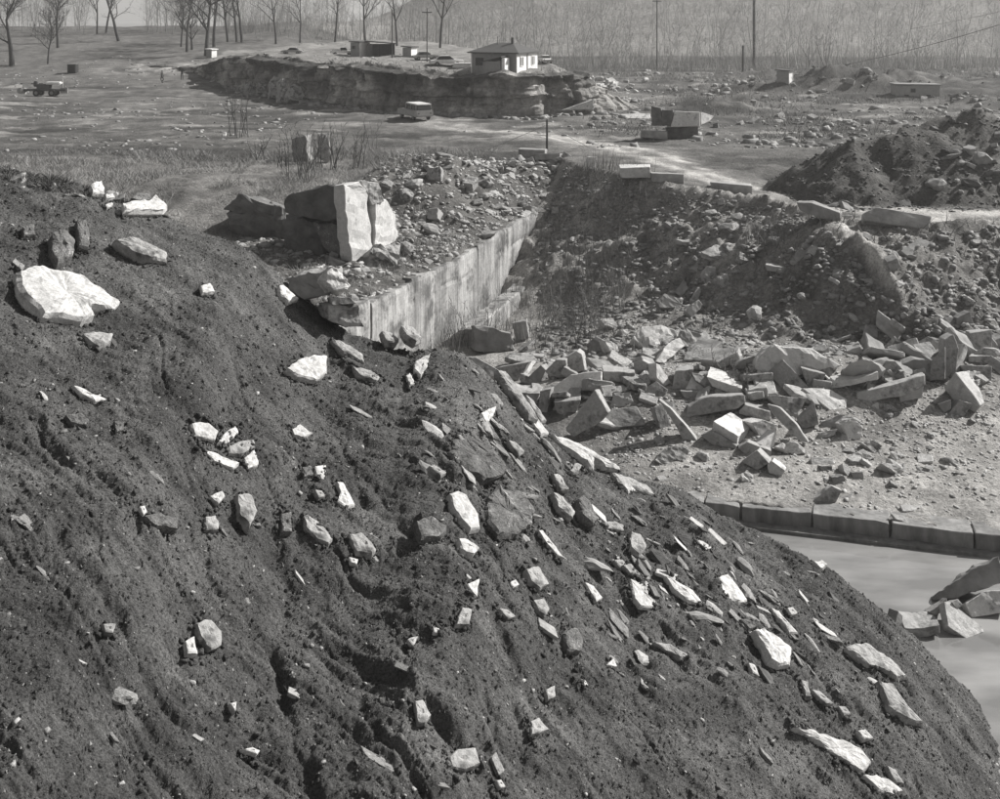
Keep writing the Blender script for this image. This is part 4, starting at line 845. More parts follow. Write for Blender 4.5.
K('white flake downhill beside the shield-shaped rock', [(746, 665), (753, 667), (758, 680), (751, 676)], 'white_rock', 0.25)
K('small bright rock beside the white bar', [(855, 733), (863, 732), (872, 741), (862, 743)], 'white_rock', 0.3)
K('thin pale fin of rock below the shield-shaped rock', [(799, 682), (805, 684), (809, 701), (804, 700)], 'pale_rock', 0.3)
K('pale shelf beside the thin fin', [(809, 692), (818, 694), (832, 706), (824, 707)], 'pale_rock', 0.3)
K('small pale lump below the pale shelf', [(836, 709), (843, 709), (849, 717), (842, 718)], 'pale_rock', 0.35)
K('smooth grey flat-faced stone low on the slope', [(446, 760), (454, 752), (473, 750), (478, 767), (462, 774), (448, 771)], 'pale_rock', 0.35, rough=0.03)
K('upright two-toned stone above the smooth flat-faced stone', [(413, 704), (421, 702), (429, 719), (423, 728), (416, 727)], 'pale_rock', 0.35)
K('pale stacked pair of stones beside the triangular stone', [(459, 611), (470, 612), (467, 629), (453, 629)], 'pale_rock', 0.4)
K('white angular pebble below the stacked pair', [(406, 643), (417, 640), (412, 650)], 'white_rock', 0.35)
K('white nut-sized stone above the deep gully', [(431, 630), (440, 631), (438, 637), (432, 636)], 'white_rock', 0.45)
K('pale square stone at the end of the deep gully', [(543, 692), (552, 688), (553, 700), (545, 703)], 'pale_rock', 0.4)
K('pale star-shaped stone below the deep gully', [(528, 724), (536, 720), (546, 733), (537, 737), (529, 738)], 'pale_rock', 0.4)
K('low pale stone below the grassy crack', [(496, 611), (505, 612), (513, 619), (505, 622)], 'pale_rock', 0.35)
K('round stone with a bright edge below the grassy crack', [(559, 638), (566, 633), (574, 633), (580, 645), (577, 657), (564, 655)], 'dusty_rock', 0.5)
K('little white tip of stone beside the round stone', [(604, 668), (611, 661), (615, 670)], 'white_rock', 0.4)
K('white comma-shaped sliver on the lower slope', [(578, 682), (582, 682), (586, 689), (582, 690)], 'white_rock', 0.3)
K('row of pale nubs below the bone-shaped rock', [(651, 645), (664, 645), (690, 659), (680, 661), (664, 653)], 'pale_rock', 0.3)
K('rounded stone with a bright edge beside a white lump', [(192, 626), (200, 623), (208, 624), (218, 635), (219, 649), (207, 653), (196, 642)], 'pale_rock', 0.4)
K('white lump beside the rounded bright-edged stone', [(182, 645), (191, 639), (195, 659), (184, 658)], 'white_rock', 0.45)
K('pale chip alone on the bare dark dirt', [(100, 627), (114, 627), (111, 637), (103, 636)], 'pale_rock', 0.4)
K('small white chip below the rounded bright-edged stone', [(227, 707), (234, 705), (233, 716)], 'white_rock', 0.4)
K('thin white edge of stone low on the slope', [(240, 753), (250, 751), (258, 754), (255, 758)], 'white_rock', 0.3)
K('white stone tip at the bottom of the slope', [(493, 783), (498, 782), (503, 790), (497, 791)], 'white_rock', 0.35)
# crooked stack perched on the crest
def P(label, poly, yaw, el, T, mat, Y, **k): return block('limestone_rock', label, 'rock', poly, yaw, el, T, mat, Y=Y, group='stones perched on the crest', **k)
P('dark overhanging slab at the beside the perched stack', [(286, 280), (300, 272), (326, 270), (331, 288), (328, 297), (296, 297)], -12, 10, 1.1, 'stone_mid', 26.6, rough=0.07)
P('white knob of rock on top of the perched stack', [(325, 279), (332, 266), (341, 272), (350, 285), (347, 292), (334, 290)], 30, 22, 0.6, 'white_rock', 26.2, rough=0.08)
P('thin pale slab in the middle of the perched stack', [(330, 297), (350, 297), (357, 304), (332, 304)], 14, 14, 0.9, 'pale_rock', 26.2, rough=0.04)
P('blocky base stone of the perched stack', [(329, 305), (357, 306), (363, 327), (347, 328), (329, 319)], 24, 8, 0.9, 'pale_rock', 26.2, rough=0.06)

# ------------------------------------------------------------------ rubble, gravel and clods
RS = random.Random(11); RG = np.random.default_rng(4)
def wall_x(y): return WALL_A[0] + (y - WALL_A[1]) * (WALL_B[0] - WALL_A[0]) / (WALL_B[1] - WALL_A[1])
def powr(rs, lo, hi, k=2.2): return lo + (hi - lo) * rs.random() ** k
# mound of rubble above the drilled wall
for i in range(190):
    y = RS.uniform(62, 79); l = RS.uniform(0.2, 11.5) if i % 4 else RS.uniform(0.1, 4)
    r = powr(RS, 0.2, 0.85, 2.4)
    loose(wall_x(y) - l, y, r, RS.choice(['stone_mid', 'block', 'block', 'pale_rock']), 'in the rubble above the drilled wall', 'rubble on the mound above the drilled wall', RS, 'rubble_stone', 'stone')
n = 5500; yy = RG.uniform(46, 80, n); xx = wall_x(yy) - 0.5 - RG.uniform(0.0, 12.5, n); k = (yy > 58) | (RG.random(n) < 0.55); xx, yy = xx[k], yy[k]; n = len(xx)
stuff(gravel('rubble_chips', xx, yy, ground_z(xx, yy), 0.04 + 0.2 * RG.random(n) ** 2, 'stone_mid', 1), 'small limestone chips covering the mound above the drilled wall', 'rubble')
for i in range(34):
    y = RS.uniform(47, 62); loose(wall_x(y) - RS.uniform(.6, 6), y, powr(RS, 0.15, 0.6, 2), RS.choice(['stone_mid', 'block', 'pale_rock']), 'on the shelf above the drilled wall', 'stones on the shelf above the drilled wall', RS, 'shelf_stone', 'stone')
# the scree under the road
def scree_spot():
    while True:
        x, y = RS.uniform(2.5, 27), RS.uniform(46, 78); d, p_, s_ = seg_dist(np.array([x]), np.array([y]), RIM)
        if s_[0] < 0 and d[0] > 0.8 and x > wall_x(y) + 0.8 and float(ground_z([x], [y], False)[0]) > float(floor_z(np.array([x]), np.array([y]))[0]) + 0.15: return x, y
for i in range(200):
    x, y = scree_spot(); r = powr(RS, 0.14, 0.6, 2.4)
    loose(x, y, r, RS.choice(['stone_mid', 'stone_mid', 'pale_rock', 'block']), 'lying loose on the scree below the road', 'loose stones on the scree', RS, 'scree_stone', 'stone')
n = 20000; yy = RG.uniform(46, 80, n); xx = RG.uniform(2, 28, n); d, p_, s_ = seg_dist(xx, yy, RIM); k = (s_ < 0) & (d > 0.5) & (xx > wall_x(yy) + 0.4) & (seg_dist(xx, yy, PATH)[0] > 0.45) & (fbm(xx * .4, yy * .4, 3, 660) > -0.35); xx, yy = xx[k], yy[k]
stuff(gravel('scree_gravel', xx, yy, ground_z(xx, yy), 0.03 + 0.24 * RG.random(len(xx)) ** 2.6, 'scree', 2), 'grey scree of small broken stone below the road', 'gravel')
# floor of the pit: broken bits between the blocks, and the gravel towards the kerb
for i in range(140):
    t_ = RS.random(); x, y = RS.uniform(2.0, 19), RS.gauss(44.2, 2.4)
    if i > 105: x, y = RS.uniform(12.5, 16.5), RS.gauss(41.0, 1.4)
    loose(x, y, powr(RS, 0.1, 0.42, 2.2), RS.choice(['stone_mid', 'block', 'pale_rock', 'white_rock' if i > 105 else 'block']), 'lying among the tumbled blocks', 'broken pieces among the blocks', RS, 'broken_stone', 'stone')
n = 9000; xx = RG.uniform(3, 22, n); yy = RG.normal(43.0, 4.0, n); kd, kp, ks = seg_dist(xx, yy, KERB); k = (ks > 0) & (kd > 0.5); xx, yy = xx[k], yy[k]
stuff(gravel('floor_gravel', xx, yy, ground_z(xx, yy), 0.02 + 0.09 * RG.random(len(xx)) ** 2.5, 'block', 3), 'pale gravel strewn over the pit floor', 'gravel')
for i in range(100):
    px, py = RS.uniform(500, 990), RS.uniform(352, 418) + (0 if i % 5 else 40); 
    if py > float(np.interp(px, SKY_PX, SKY_PY)) or (px > 850 and py > 402) or (px > 690 and py > 425): continue
    h_ = ray(px, py, ground_z, 32, 60)
    loose(h_.x, h_.y + 0.9, powr(RS, 0.35, 0.95, 1.4), RS.choice(['block', 'block', 'stone_mid', 'pale_rock']), 'jammed between the tumbled blocks', 'broken slabs filling the block pile', RS, 'broken_slab', 'stone slab', sink=0.1, tilt=0.5, sizes=(0.45, 0.65), kinds=(4, 5, 5, 3))
for i in range(30):
    px, py = RS.uniform(865, 1010), RS.uniform(335, 392); h_ = ray(px, py, ground_z, 32, 62)
    loose(h_.x, h_.y + 0.6, powr(RS, 0.5, 1.15, 1.2), RS.choice(['block', 'stone_mid', 'stone_mid']), 'leaning in the heap under the scree by the upright slabs', 'large broken slabs under the scree by the upright slabs', RS, 'broken_slab', 'stone slab', sink=0.05, tilt=0.8, sizes=(0.65, 0.9), kinds=(4, 5, 5, 3))
# clods and chips on the dirt slope
n = 95000; uq = RG.uniform(-0.53, 0.55, n); yy = 11.5 + 16.3 * RG.random(n) ** 0.8; xx = uq * yy
stuff(grit('dirt_grit', xx, yy, heap_z(xx, yy), 0.010 + 0.028 * RG.random(n) ** 2.2, 'dirt', 4), 'dark gritty crumbs of dirt covering the slope', 'dirt')
n = 12000; uq = RG.uniform(-0.53, 0.55, n); yy = 11.5 + 16.3 * RG.random(n) ** 0.8; xx = uq * yy
stuff(grit('stone_grit', xx, yy, heap_z(xx, yy), 0.008 + 0.022 * RG.random(n) ** 2.5, 'scree', 24), 'grey stone grit mixed into the dirt slope', 'gravel')
n = 9000; uq = RG.uniform(-0.53, 0.55, n); yy = 11.5 + 16.3 * RG.random(n) ** 0.75; xx = uq * yy; k = fbm(xx * 0.7, yy * 0.7, 3, 400) > -0.1; xx, yy = xx[k], yy[k]
stuff(gravel('dirt_clods', xx, yy, heap_z(xx, yy), 0.015 + 0.04 * RG.random(len(xx)) ** 3, 'dirt', 14, 0.8), 'clods of dark dirt on the slope', 'dirt')
sx = np.array([p.x for p in SPILL for _ in range(3)]); sy = np.array([p.y for p in SPILL for _ in range(3)]); sx = sx + RG.normal(0, .05, len(sx)); sy = sy + RG.normal(0.02, .05, len(sy))
stuff(gravel('spilled_dirt', sx, sy, heap_z(sx, sy) + 0.015, 0.012 + 0.045 * RG.random(len(sx)) ** 2, 'dirt', 34, 0.8), 'crumbs of dirt lying against the bedded rocks', 'dirt')
n = 1500; uq = RG.uniform(-0.54, 0.58, n); yy = 11 + 16.6 * RG.random(n) ** 0.8; xx = uq * yy
stuff(gravel('limestone_chips', xx, yy, heap_z(xx, yy) + 0.005, 0.012 + 0.05 * RG.random(n) ** 4, 'pale_rock', 5), 'pale limestone chips scattered over the dirt slope', 'gravel')
# dirty half-buried lumps between the big rocks
DOWN = Vector((0.77, -0.385, -0.52)).normalized(); NRM = Vector((0.5, -0.26, 0.83)).normalized()
for i in range(26):
    px = RS.uniform(5, 130); Yq = RS.uniform(26.0, 27.3); loose((px - 500) * Yq / F, Yq, powr(RS, 0.08, 0.3, 1.8), RS.choice(['stone_mid', 'pale_rock', 'stone_dark']), 'among the dark grass on the crest', 'stones among the crest grass', RS, 'crest_stone', 'stone', heap_z, 0.3, sizes=(0.12, 0.2))
def bedded(px, py, r, mat, group, where, rs):
    h_ = ray(px, py, heap_z, 8, 30); o = loose(h_.x, h_.y, r, mat, where, group, rs, 'half_buried_stone', 'stone', heap_z, 0.28, sizes=(0.12, 0.2))
    z = (NRM + Vector((rs.gauss(0, .25), rs.gauss(0, .25), rs.gauss(0, .15)))).normalized(); x = DOWN + Vector((rs.gauss(0, .25), rs.gauss(0, .25), rs.gauss(0, .1))); x = (x - z * x.dot(z)).normalized(); y = z.cross(x)
    o.rotation_euler = Matrix((x, y, z)).transposed().to_euler(); o.scale = (r * rs.uniform(1.1, 1.9), r * rs.uniform(.5, .9), r * rs.uniform(.35, .7))
for i in range(330):
    if i < 80: px, py = RS.uniform(15, 975), RS.uniform(230, 790)
    else:                                    # the streak of stones running down from the crest
        t_ = RS.random(); px, py = 470 + 330 * t_ + RS.gauss(0, 55), 420 + 230 * t_ + RS.gauss(0, 40)
    if py < float(np.interp(px, SKY_PX, SKY_PY)) + 10 or px > 985: continue
    bedded(px, py, powr(RS, 0.06, 0.27, 1.8), RS.choice(['stone_dark', 'stone_mid', 'pale_rock', 'pale_rock', 'white_rock']), 'small stones stuck in the dirt slope', 'half buried in the dirt slope', RS)
# stones of the dark spoil pile by the road
for i in range(85):
    x, y = (RS.uniform(26, 33), RS.uniform(62.5, 70)) if i % 3 else (RS.uniform(18.5, 30), RS.uniform(61.5, 67))
    loose(x, y, powr(RS, 0.15, 0.85, 2.6), RS.choice(['stone_mid', 'stone_mid', 'stone_dark', 'stone_dark', 'pale_rock']), 'on the dark spoil pile beside the road', 'stones on the dark spoil pile', RS, 'spoil_stone', 'stone', sizes=(0.28, 0.5))
n = 2500; xx = RG.uniform(17.5, 36, n); yy = RG.uniform(60.5, 74, n)
stuff(gravel('spoil_chips', xx, yy, ground_z(xx, yy), 0.04 + 0.12 * RG.random(n) ** 2, 'stone_dark', 6), 'dark chips of stone on and round the spoil pile', 'gravel')
# bright waste stone out on the plain, and pale scraps
for i in range(70):
    x, y = RS.gauss(14.8, 2.4), RS.gauss(158, 7)
    loose(x, y, powr(RS, 0.35, 1.0), 'white_rock', 'heaped on the plain beyond the cliff', 'white waste stones on the plain', RS, 'waste_stone', 'stone', sink=0.0, sizes=(0.45, 0.65))
for i in range(130):
    px, py = RS.uniform(600, 990), RS.uniform(72, 128); h_ = ray(px, py, ground_z, 80, 240)
    loose(h_.x, h_.y, powr(RS, 0.2, 0.9, 2.6), RS.choice(['stone_mid', 'stone_dark', 'block', 'pale_rock']), 'on the rubbly plain across the road', 'boulders on the plain across the road', RS, 'boulder', 'boulder', sizes=(0.3, 0.5))
for i in range(60):
    px, py = RS.uniform(10, 300), RS.uniform(76, 140); h_ = ray(px, py, ground_z, 80, 240)
    loose(h_.x, h_.y, powr(RS, 0.12, 0.4, 2.6), RS.choice(['stone_mid', 'stone_dark', 'pale_rock', 'white_rock']), 'on the open ground beyond the grass', 'stones on the open ground', RS, 'field_stone', 'stone', sizes=(0.17, 0.26))
n = 5000; uq = RG.uniform(-0.47, 0.5, n); yy = RG.uniform(84, 190, n); xx = uq * yy
k = (fbm(xx * 0.08, yy * 0.05, 3, 500) > 0.1) ; xx, yy = xx[k], yy[k]
stuff(gravel('ground_scraps', xx, yy, ground_z(xx, yy), 0.06 + 0.3 * RG.random(len(xx)) ** 3, 'stone_mid', 7, 0.35), 'scraps of stone and litter over the open ground', 'gravel')
n = 3600; px = RG.uniform(590, 1010, n); Yq = 84 + 110 * RG.random(n) ** 1.2; xx = (px - 500) * Yq / F; k = (fbm(xx * 0.09, Yq * 0.07, 3, 520) > 0.0) & (xx > 4); xx, Yq = xx[k], Yq[k]
stuff(gravel('waste_rubble', xx, Yq, ground_z(xx, Yq), 0.05 + 0.6 * RG.random(len(xx)) ** 5, 'scree', 8, 0.6), 'banks of broken waste stone on the plain across the road', 'rubble')
n = 16000; px = RG.uniform(560, 1010, n); Yq = 72 + 120 * RG.random(n) ** 1.2; xx = (px - 500) * Yq / F; k = (fbm(xx * 0.1, Yq * 0.06, 3, 530) > 0.2) & (xx > 8); xx, Yq = xx[k], Yq[k]
BR = (xx, Yq)
n = 1100; tt = 0.66 * RG.random(n); q = np.interp(tt * L_[-1], L_, [p[0] for p in CLIFF]); w = np.interp(tt * L_[-1], L_, [p[1] for p in CLIFF]); yy = w - 1.0 - 3.2 * RG.random(n) ** 1.5; xx = q + RG.normal(0, .6, n) - .3
stuff(gravel('cliff_talus', xx, yy, ground_z(xx, yy), 0.1 + 0.5 * RG.random(n) ** 2.5, 'stone_mid', 9, 0.7), 'broken stone fallen along the foot of the cliff', 'rubble')
# pale weathered blades of rock at the left end of the cliff
for i, (px, w_, top, bot) in enumerate([(262, 5, 80, 95), (276, 6, 76, 100), (284, 4, 77, 103), (297, 7, 84, 103), (252, 4, 82, 93)]):
    fin = ['low pale rock fin between two taller fins and a small one', 'broad pale rock fin, the tallest before the dark cliff', 'narrow pale rock fin beside the tallest fin', 'leaning pale rock fin right against the dark cliff', 'smallest pale rock fin at the end of the row'][i]
    h_ = ray(px, bot, ground_z, 80, 200); Yb = h_.y - 0.5
    block('rock_fin', fin, 'rock', [(px - w_, bot - 3), (px - w_ * .9, top + 5), (px - w_ * .3, top), (px + w_ * .6, top + 3), (px + w_, bot - 6), (px + w_ * .8, bot)], 20 + 5 * i, 18, 1.6, 'pale_rock', Y=Yb, group='pale rock fins before the cliff', rough=0.1, cuts=4)
for label, poly, Yb in [('white sawn slab leaning at the cliff foot', [(562, 110), (594, 99), (594, 110)], None)]:
    block('limestone_block', label, 'stone block', poly, 12, 10, 0.8, 'white_rock', Y=111.5)
# stack of squared blocks standing on the plain
STK = 'squared blocks stacked on the plain'
def Q(label, poly, yaw, el, T, mat, Y): return block('limestone_block', label, 'stone block', poly, yaw, el, T, mat, Y=Y, group=STK, rough=0.012, bevel=0.02)
Q('dark base block under the stack on the plain', [(641, 130), (667, 132), (667, 140), (640, 137)], -14, 4, 1.5, 'stone_mid', 91)
Q('dark upright block on the beside the stack', [(651, 106), (661, 108), (662, 126), (652, 126)], -20, 6, 1.6, 'stone_dark', 91.4)
Q('tilted dark block in the middle of the stack', [(662, 110), (673, 110), (672, 127), (661, 125)], -14, 2, 1.6, 'stone_dark', 91.2)
Q('pale grooved block with a slanting left side on the stack', [(675, 111), (700, 112), (700, 126), (671, 127)], 6, 10, 1.8, 'block_pale', 91)
Q('bright sunlit slab end at the beside the stack', [(701, 112), (714, 116), (710, 121), (701, 125)], 40, 14, 1.2, 'white_rock', 91.4)
Q('dark block filling in the shaded recess under the pale grooved block', [(667, 128), (698, 127), (699, 139), (668, 140)], -2, 0, 1.5, 'stone_dark', 92)  # added block, shade of the recess put into dark stone
Q('pale flat slab beside the stack on the plain', [(620, 114), (650, 113), (650, 119), (618, 118)], 0, 60, 0.5, 'block_pale', 108)

# ------------------------------------------------------------------ grass and bare brush
def blades(name, xs, ys_, zs, h, mat, seed, w=0.03, lean=0.5):
    n = len(xs); rg = np.random.default_rng(seed); a = rg.uniform(0, 6.28, n); l = rg.normal(0, lean, (n, 2)) * h[:, None]
    b = np.stack([xs, ys_, zs - 0.02], -1); dx = np.stack([np.cos(a) * w, np.sin(a) * w, np.zeros(n)], -1)
    tip = b + np.stack([l[:, 0], l[:, 1], h], -1)
    co = np.stack([b - dx, b + dx, tip], 1).reshape(-1, 3)
    me = bpy.data.meshes.new(name); me.from_pydata(co.tolist(), [], np.arange(3 * n).reshape(-1, 3).tolist()); me.materials.append(M[mat]); return link(name, me)
n = 60000; yy = RG.uniform(52, 84, n); xx = wall_x(yy) - RG.uniform(6.5, 42, n); k = (np.abs(xx) < 0.5 * yy) & (fbm(xx * .25, yy * .25, 3, 600) > -0.45); xx, yy = xx[k], yy[k]
stuff(blades('dry_grass', xx, yy, ground_z(xx, yy), (0.12 + 0.55 * RG.random(len(xx)) ** 1.5) * (0.6 + 0.7 * np.clip(fbm(xx * .2, yy * .2, 3, 670) + .4, 0, 1.5)), 'grass', 1, 0.016, 0.75), 'dry pale grass on the bank behind the dirt slope', 'grass')
n = 4200; px = RG.normal(52, 34, n); px = px + 6 * np.round(vn(px * .2, px * 0, 3) * 2); Yq = RG.uniform(26.2, 27.4, n); xx = (px - 500) * Yq / F
stuff(blades('grass_tufts', xx, Yq, heap_z(xx, Yq), RG.uniform(0.04, 0.2, n) * (0.6 + 0.6 * np.abs(vn(px * .12, px * 0, 8))), 'grass_dark', 2, 0.014, 0.8), 'dark grass tufts on the crest of the dirt slope', 'grass')
stuff(blades('dead_weeds', BR[0], BR[1], ground_z(BR[0], BR[1]), RG.uniform(0.15, 0.8, len(BR[0])), 'grass_dark', 5, 0.03, 0.5), 'dead weeds and brush over the rubbly plain', 'weeds')
n = 1500; xx = RG.uniform(-22, 9, n); yy = 115 + 20 * RG.random(n); d, p_, s_ = seg_dist(xx, yy, CLIFF); k = (s_ < 0) & (d < 2.4) & (d > .6); xx, yy = xx[k], yy[k]
stuff(blades('cliff_top_weeds', xx, yy, ground_z(xx, yy), RG.uniform(0.2, 0.7, len(xx)), 'grass_dark', 6, 0.04, 0.6), 'weeds along the top edge of the cliff', 'weeds')
n = 9000; yy = RG.uniform(50, 80, n); xx = RG.uniform(-4, 26, n); d, p_, s_ = seg_dist(xx, yy, RIM); k = (s_ < 0) & (xx > wall_x(yy) + 0.3) & (fbm(xx * .3, yy * .3, 3, 610) > 0.15); xx, yy = xx[k], yy[k]
stuff(blades('weeds', xx, yy, ground_z(xx, yy), RG.uniform(0.2, 0.8, len(xx)), 'grass_dark', 3, 0.025), 'dead weeds among the scree stones', 'grass')

n = 5200; yy = RG.uniform(52, 74, n); xx = wall_x(yy) + 0.3 + 8 * RG.random(n) ** 1.2; k = fbm(xx * .45, yy * .45, 3, 640) > -0.1; xx, yy = xx[k], yy[k]
stuff(blades('dead_brush', xx, yy, ground_z(xx, yy), RG.uniform(0.4, 1.9, len(xx)), 'bark_pale', 8, 0.014, 0.18), 'thin dead brush standing in the pit along the wall', 'brush')

n = 5000; yy = RG.uniform(45, 66, n); xx = wall_x(yy) - 0.5 - RG.uniform(0, 9, n); k = fbm(xx * .4, yy * .4, 3, 690) > -0.2; xx, yy = xx[k], yy[k]
stuff(blades('shelf_weeds', xx, yy, ground_z(xx, yy), RG.uniform(0.1, 0.55, len(xx)), 'grass', 18, 0.016, 0.5), 'dry weeds on the shelf above the drilled wall', 'weeds')

def tubes(name, segs, mat, parent=None, sides=4):
    """segs: (p0, p1, r0, r1)"""
    n = len(segs); a = np.array([tuple(s_[0]) for s_ in segs]); b = np.array([tuple(s_[1]) for s_ in segs]); r0 = np.array([s_[2] for s_ in segs]); r1 = np.array([s_[3] for s_ in segs])
    d = b - a; d = d / (np.linalg.norm(d, axis=1, keepdims=True) + 1e-9)
    ref = np.where(np.abs(d[:, 2:3]) < 0.9, np.array([[0, 0, 1.0]]), np.array([[1.0, 0, 0]])); e1 = np.cross(d, ref); e1 /= np.linalg.norm(e1, axis=1, keepdims=True); e2 = np.cross(d, e1)
    th = np.arange(sides) * 2 * np.pi / sides
    ring = e1[:, None] * np.cos(th)[None, :, None] + e2[:, None] * np.sin(th)[None, :, None]
    co = np.concatenate([a[:, None] + ring * r0[:, None, None], b[:, None] + ring * r1[:, None, None]], 1).reshape(-1, 3)
    q = np.array([(i, (i + 1) % sides, sides + (i + 1) % sides, sides + i) for i in range(sides)])
    idx = (q[None] + (np.arange(n) * 2 * sides)[:, None, None]).reshape(-1, 4).astype(np.int32)
    me = bpy.data.meshes.new(name); co = co.astype(np.float32)
    me.vertices.add(len(co)); me.vertices.foreach_set('co', co.ravel()); me.loops.add(idx.size); me.loops.foreach_set('vertex_index', idx.ravel())
    me.polygons.add(len(idx)); me.polygons.foreach_set('loop_start', np.arange(0, idx.size, 4, dtype=np.int32)); me.update(calc_edges=True)
    me.materials.append(M[mat]); return link(name, me, parent)
def grow(rs, p, d, L, r, level, maxl, wood, twigs):
    k = 4 if level < 2 else 3; seg = L / k; pts = [p]
    for i in range(k):
        d = (d + Vector((rs.gauss(0, .12), rs.gauss(0, .12), rs.gauss(0.04, .07))) * (1.0 if level else 0.4)).normalized()
        q = p + d * seg; ra, rb = r * (1 - 0.6 * i / k), r * (1 - 0.6 * (i + 1) / k)
        (wood if level < 2 else twigs).append((p, q, ra, rb)); p = q
        if level < maxl and (i > 0 or level > 0 or k > 9):
            for _ in range(rs.choice([1, 2]) if level else rs.choice([1, 2, 2])):
                ax = Vector((rs.gauss(0, 1), rs.gauss(0, 1), rs.gauss(0, .5))).normalized()
                nd = (d * 0.75 + ax * 0.75 + Vector((0, 0, 0.15))).normalized()
                grow(rs, q, nd, L * rs.uniform(.42, .66), max(rb * 0.58, 0.018), level + 1, maxl, wood, twigs)
    if level == 0:
        for _ in range(3): grow(rs, p, (d + Vector((rs.gauss(0, .5), rs.gauss(0, .5), 0.3))).normalized(), L * 0.5, r * 0.4, 1, maxl, wood, twigs)
def bare_tree(px, py, h, r, label, seed, lean=(0, 0), y0=90, y1=330, mat='bark', maxl=3, name='bare_tree', cat='tree', group='bare winter trees', trunk_frac=0.62):
    rs = random.Random(seed); b = ray(px, py, ground_z, y0, y1); root = empty(name, b, label, cat, group)
    wood, twigs = [], []
    grow(rs, Vector((0, 0, -0.3)), Vector((lean[0], lean[1], 1)).normalized(), h * trunk_frac, r, 0, maxl, wood, twigs)
    tubes('trunk', wood, mat, root, 6); tubes('crown', twigs, mat, root, 3)['kind'] = 'stuff'
    return root
T_ = [(12, 66, 13, 0.62, 'thick dark tree trunk standing at the edge of the field', (0, 0), 3), (48, 64, 9, 0.24, 'slender forked tree beside the dark box', (0.0, 0), 3),
      (58, 48, 12, 0.42, 'stout tree behind the slender forked tree', (-0.05, 0), 3), (119, 41, 13, 0.5, 'leaning tree beside the bright gap of sky', (-0.16, 0), 3),
      (97, 34, 13, 0.3, 'far thin tree beside the leaning tree', (0, 0), 2), (106, 33, 14, 0.36, 'far straight tree near the leaning tree', (0, 0), 2),
      (181, 47, 10, 0.28, 'thin stem at the beside the tree clump on the field', (0, 0), 3), (187, 52, 11, 0.4, 'crooked tree in the clump on the field', (-0.06, 0), 3),
      (192, 50, 6, 0.36, 'short broken stem in the clump on the field', (0.03, 0), 2), (206, 56, 13, 0.6, 'thickest tree of the clump on the field', (0.02, 0), 3),
      (214, 47, 14, 0.5, 'tall straight dark tree of the clump on the field', (0, 0), 3), (228, 42, 13, 0.4, 'tree with a low bent branch beside the clump', (-0.04, 0), 3),
      (237, 42, 14, 0.4, 'more slanting one of two leaning trees beside the clump', (-0.1, 0), 2), (242, 42, 14, 0.42, 'straighter one of two leaning trees beside the clump', (-0.06, 0), 2),
      (366, 44, 13, 0.34, 'wide forked tree behind the little white shed', (-0.05, 0), 3), (397, 46, 12, 0.3, 'bare tree behind the dark open shed', (0, 0), 3),
      (440, 48, 13, 0.3, 'bare tree behind the white cars', (0, 0), 3), (335, 42, 13, 0.32, 'bare tree behind the pale pickup', (0, 0), 3), (276, 44, 13, 0.34, 'bare tree standing beside the far lane', (0, 0), 3), (300, 43, 12, 0.3, 'bare tree beyond the parked saloon', (0.03, 0), 3)]
for i, (px, py, h_, r_, lb, ln, ml) in enumerate(T_): bare_tree(px, py, h_ * (0.95 if i < 3 else 1.15), r_ * 0.72, lb, 50 + i, ln, maxl=4 if ml == 3 and i < 15 else 3)
def shrub(px, py, h, n, label, seed, spread=0.5, mat='bark', y0=29, y1=200, group='bare saplings', r=0.02):
    rs = random.Random(seed); b = ray(px, py, ground_z, y0, y1); root = empty('bare_sapling', b, label, 'sapling', group); wood, tw = [], []
    for _ in range(n):
        wood = []
        p = Vector((rs.gauss(0, .25) * spread, rs.gauss(0, .25) * spread, -0.1)); d = Vector((rs.gauss(0, .25) * spread, rs.gauss(0, .25) * spread, 1)).normalized(); L = h * rs.uniform(.6, 1.05); k = 6
        for i in range(k):
            q = p + d * L / k; wood.append((p, q, r * (1 - i / (k + 1)), r * (1 - (i + 1) / (k + 1)))); p = q; d = (d + Vector((rs.gauss(0, .08), rs.gauss(0, .08), 0))).normalized()
            if i > 0:
                for _ in range(2):
                    e = (d + Vector((rs.gauss(0, .5), rs.gauss(0, .5), rs.gauss(.1, .2)))).normalized() * L * rs.uniform(.1, .3) * (1 - i / k * .6); tw.append((p, p + e, r * .45, r * .15))
                    if rs.random() < .7: f_ = p + e * .6; tw.append((f_, f_ + (e + Vector((rs.gauss(0, .2), rs.gauss(0, .2), .1))) * .5, r * .3, r * .1))
        tubes('stem', wood, mat, root, 4)
    tubes('twigs', tw, mat, root, 3)['kind'] = 'stuff'
